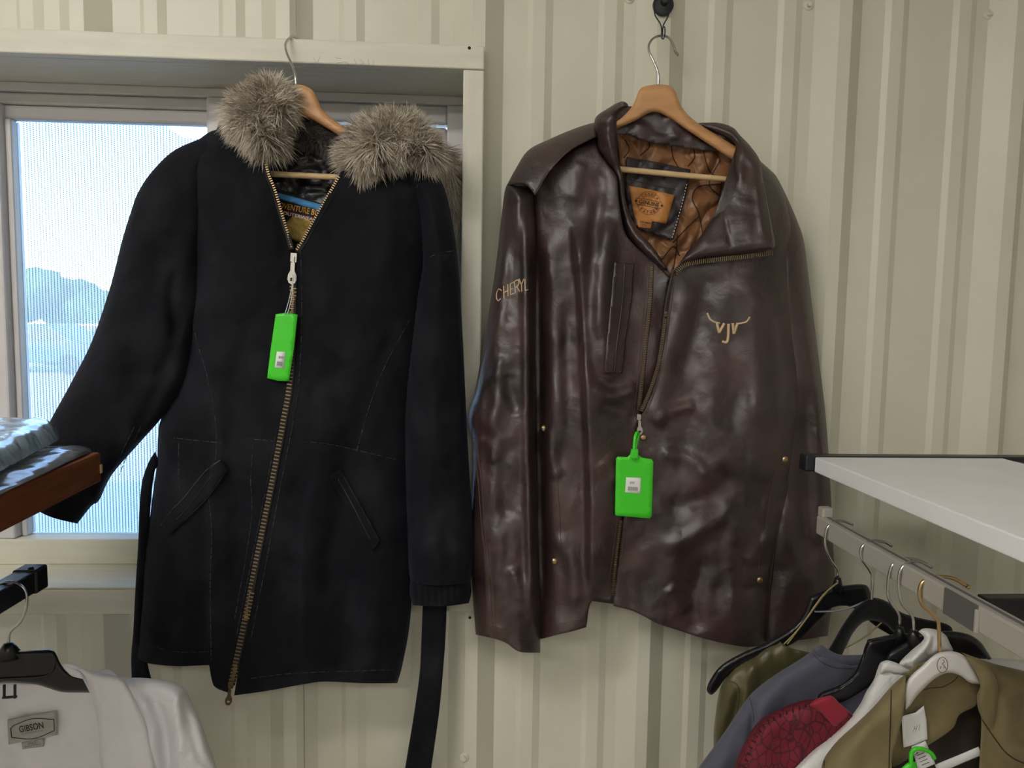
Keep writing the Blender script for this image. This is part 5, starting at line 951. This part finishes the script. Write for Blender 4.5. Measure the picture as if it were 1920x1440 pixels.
text_on('lettering', 'GIBSON', (37, 1374), LX, 12.5, lk, M_inkdark, l1, off=.0012, width=46)
text_on('lettering', 'LONDON', (42, 1378), LX, 2.6, lk, M_ink, l1, off=.0012, width=38)
text_on('lettering', '3XLT', (52, 1397), LX, 5, [l2.name], M_ink, l2, off=.0012, width=17)
text_on('lettering', 'MADE IN CHINA', (46, 1402), LX, 2.4, [l2.name], M_ink, l2, off=.0012, width=31)
# ------------------------------------------------------------------ outdoors beyond the screen
M_leaf = mat('tree_foliage', (0.045, 0.085, 0.03), .8, var=.4, vscale=2.5, bump=.8, bscale=8, bdist=.2)
M_bark = mat('tree_bark', (.10, .075, .05), .9)
M_carblue = mat('blue_car_paint', (.03, .08, .20), .25, coat=.5)
M_carwhite = mat('white_car_paint', (.62, .62, .62), .3, coat=.5)
M_carred = mat('red_car_paint', (.30, .03, .03), .3, coat=.5)
M_carglass = mat('car_glass', (.02, .03, .04), .08)
M_tyre = mat('tyre_rubber', (.015, .015, .015), .8)
GZ = -.12
def tree(px, y, h, r, label):
    x = float(P(px, 590, -y)[0]); t = thing('tree', label, 'tree', (x, y, GZ), 'trees across the parking lot')
    v, f = tube([(x, y, GZ), (x+.05, y, GZ+h*.3), (x, y, GZ+h*.6)], [.16, .12, .08], 8); link('trunk', v, f, M_bark, t)
    bm = bmesh.new(); rr = random.Random(int(px))
    for k in range(7):
        q = Matrix.Translation((x+rr.uniform(-.6, .6)*r, y+rr.uniform(-.5, .5)*r, GZ+h*.62+rr.uniform(-.25, .35)*r)) @ Matrix.Diagonal((r*rr.uniform(.45, .7), r*.6, r*rr.uniform(.4, .6), 1))
        bmesh.ops.create_icosphere(bm, subdivisions=3, radius=1, matrix=q)
    V = []
    for q in bm.verts: q.co += Vector((rr.uniform(-1, 1), rr.uniform(-1, 1), rr.uniform(-1, 1)))*.07*r
    V = [tuple(q.co) for q in bm.verts]; Fq = [tuple(i.index for i in q.verts) for q in bm.faces]; bm.free(); link('crown', V, Fq, M_leaf, t)
tree(35, 30, 4.0, 1.5, 'bushy tree at the left edge behind the window screen')
tree(135, 32, 3.7, 1.5, 'rounded green tree in the middle of the screened view')
tree(215, 27, 2.7, 1.4, 'low green tree partly behind the coat sleeve')
tree(330, 30, 3.6, 2.0, 'green tree hidden behind the black coat')
def car(px, y, m, label, s=1.0):
    x = float(P(px, 620, -y)[0]); t = thing('parked_car', label, 'car', (x, y, GZ), 'cars parked outside')
    pr = [(-2.2, .35), (-2.25, .75), (-1.5, .92), (-.75, 1.42), (.75, 1.45), (1.45, .98), (2.15, .88), (2.25, .5), (2.2, .3)]
    def ext(p, w0, w1): 
        n = len(p); V = [(x+a*s, y-w0, GZ+b) for a, b in p]+[(x+a*s, y+w1, GZ+b) for a, b in p]
        return V, [tuple(range(n))[::-1], tuple(range(n, 2*n))]+[(i, (i+1) % n, (i+1) % n+n, i+n) for i in range(n)]
    v, f = ext(pr, .85, .85); bevel(link('body', v, f, m, t, smooth=False), .06)
    for q in ([(-1.3, .93), (-.68, 1.34), (-.05, 1.36), (-.05, .95)], [(.05, .95), (.05, 1.36), (.68, 1.36), (1.25, .98)]):
        v, f = ext(q, .87, -.80); link('side_window', v, f, M_carglass, t, smooth=False)
    for wx_ in (-1.35, 1.35):
        v, f = lathe((x+wx_*s, y-.86, GZ+.33), (0, 1, 0), [(.2, 0), (.33, .02), (.33, .2), (.2, .22)], 18); link('wheel', v, f, M_tyre, t)
car(70, 21, M_carblue, 'blue car parked outside seen through the screen')
car(190, 25, M_carwhite, 'white car parked outside beside the blue car')
car(-130, 24, M_carred, 'red car parked outside beyond the left window edge')
car(330, 22, M_carwhite, 'white car parked outside behind the black coat')
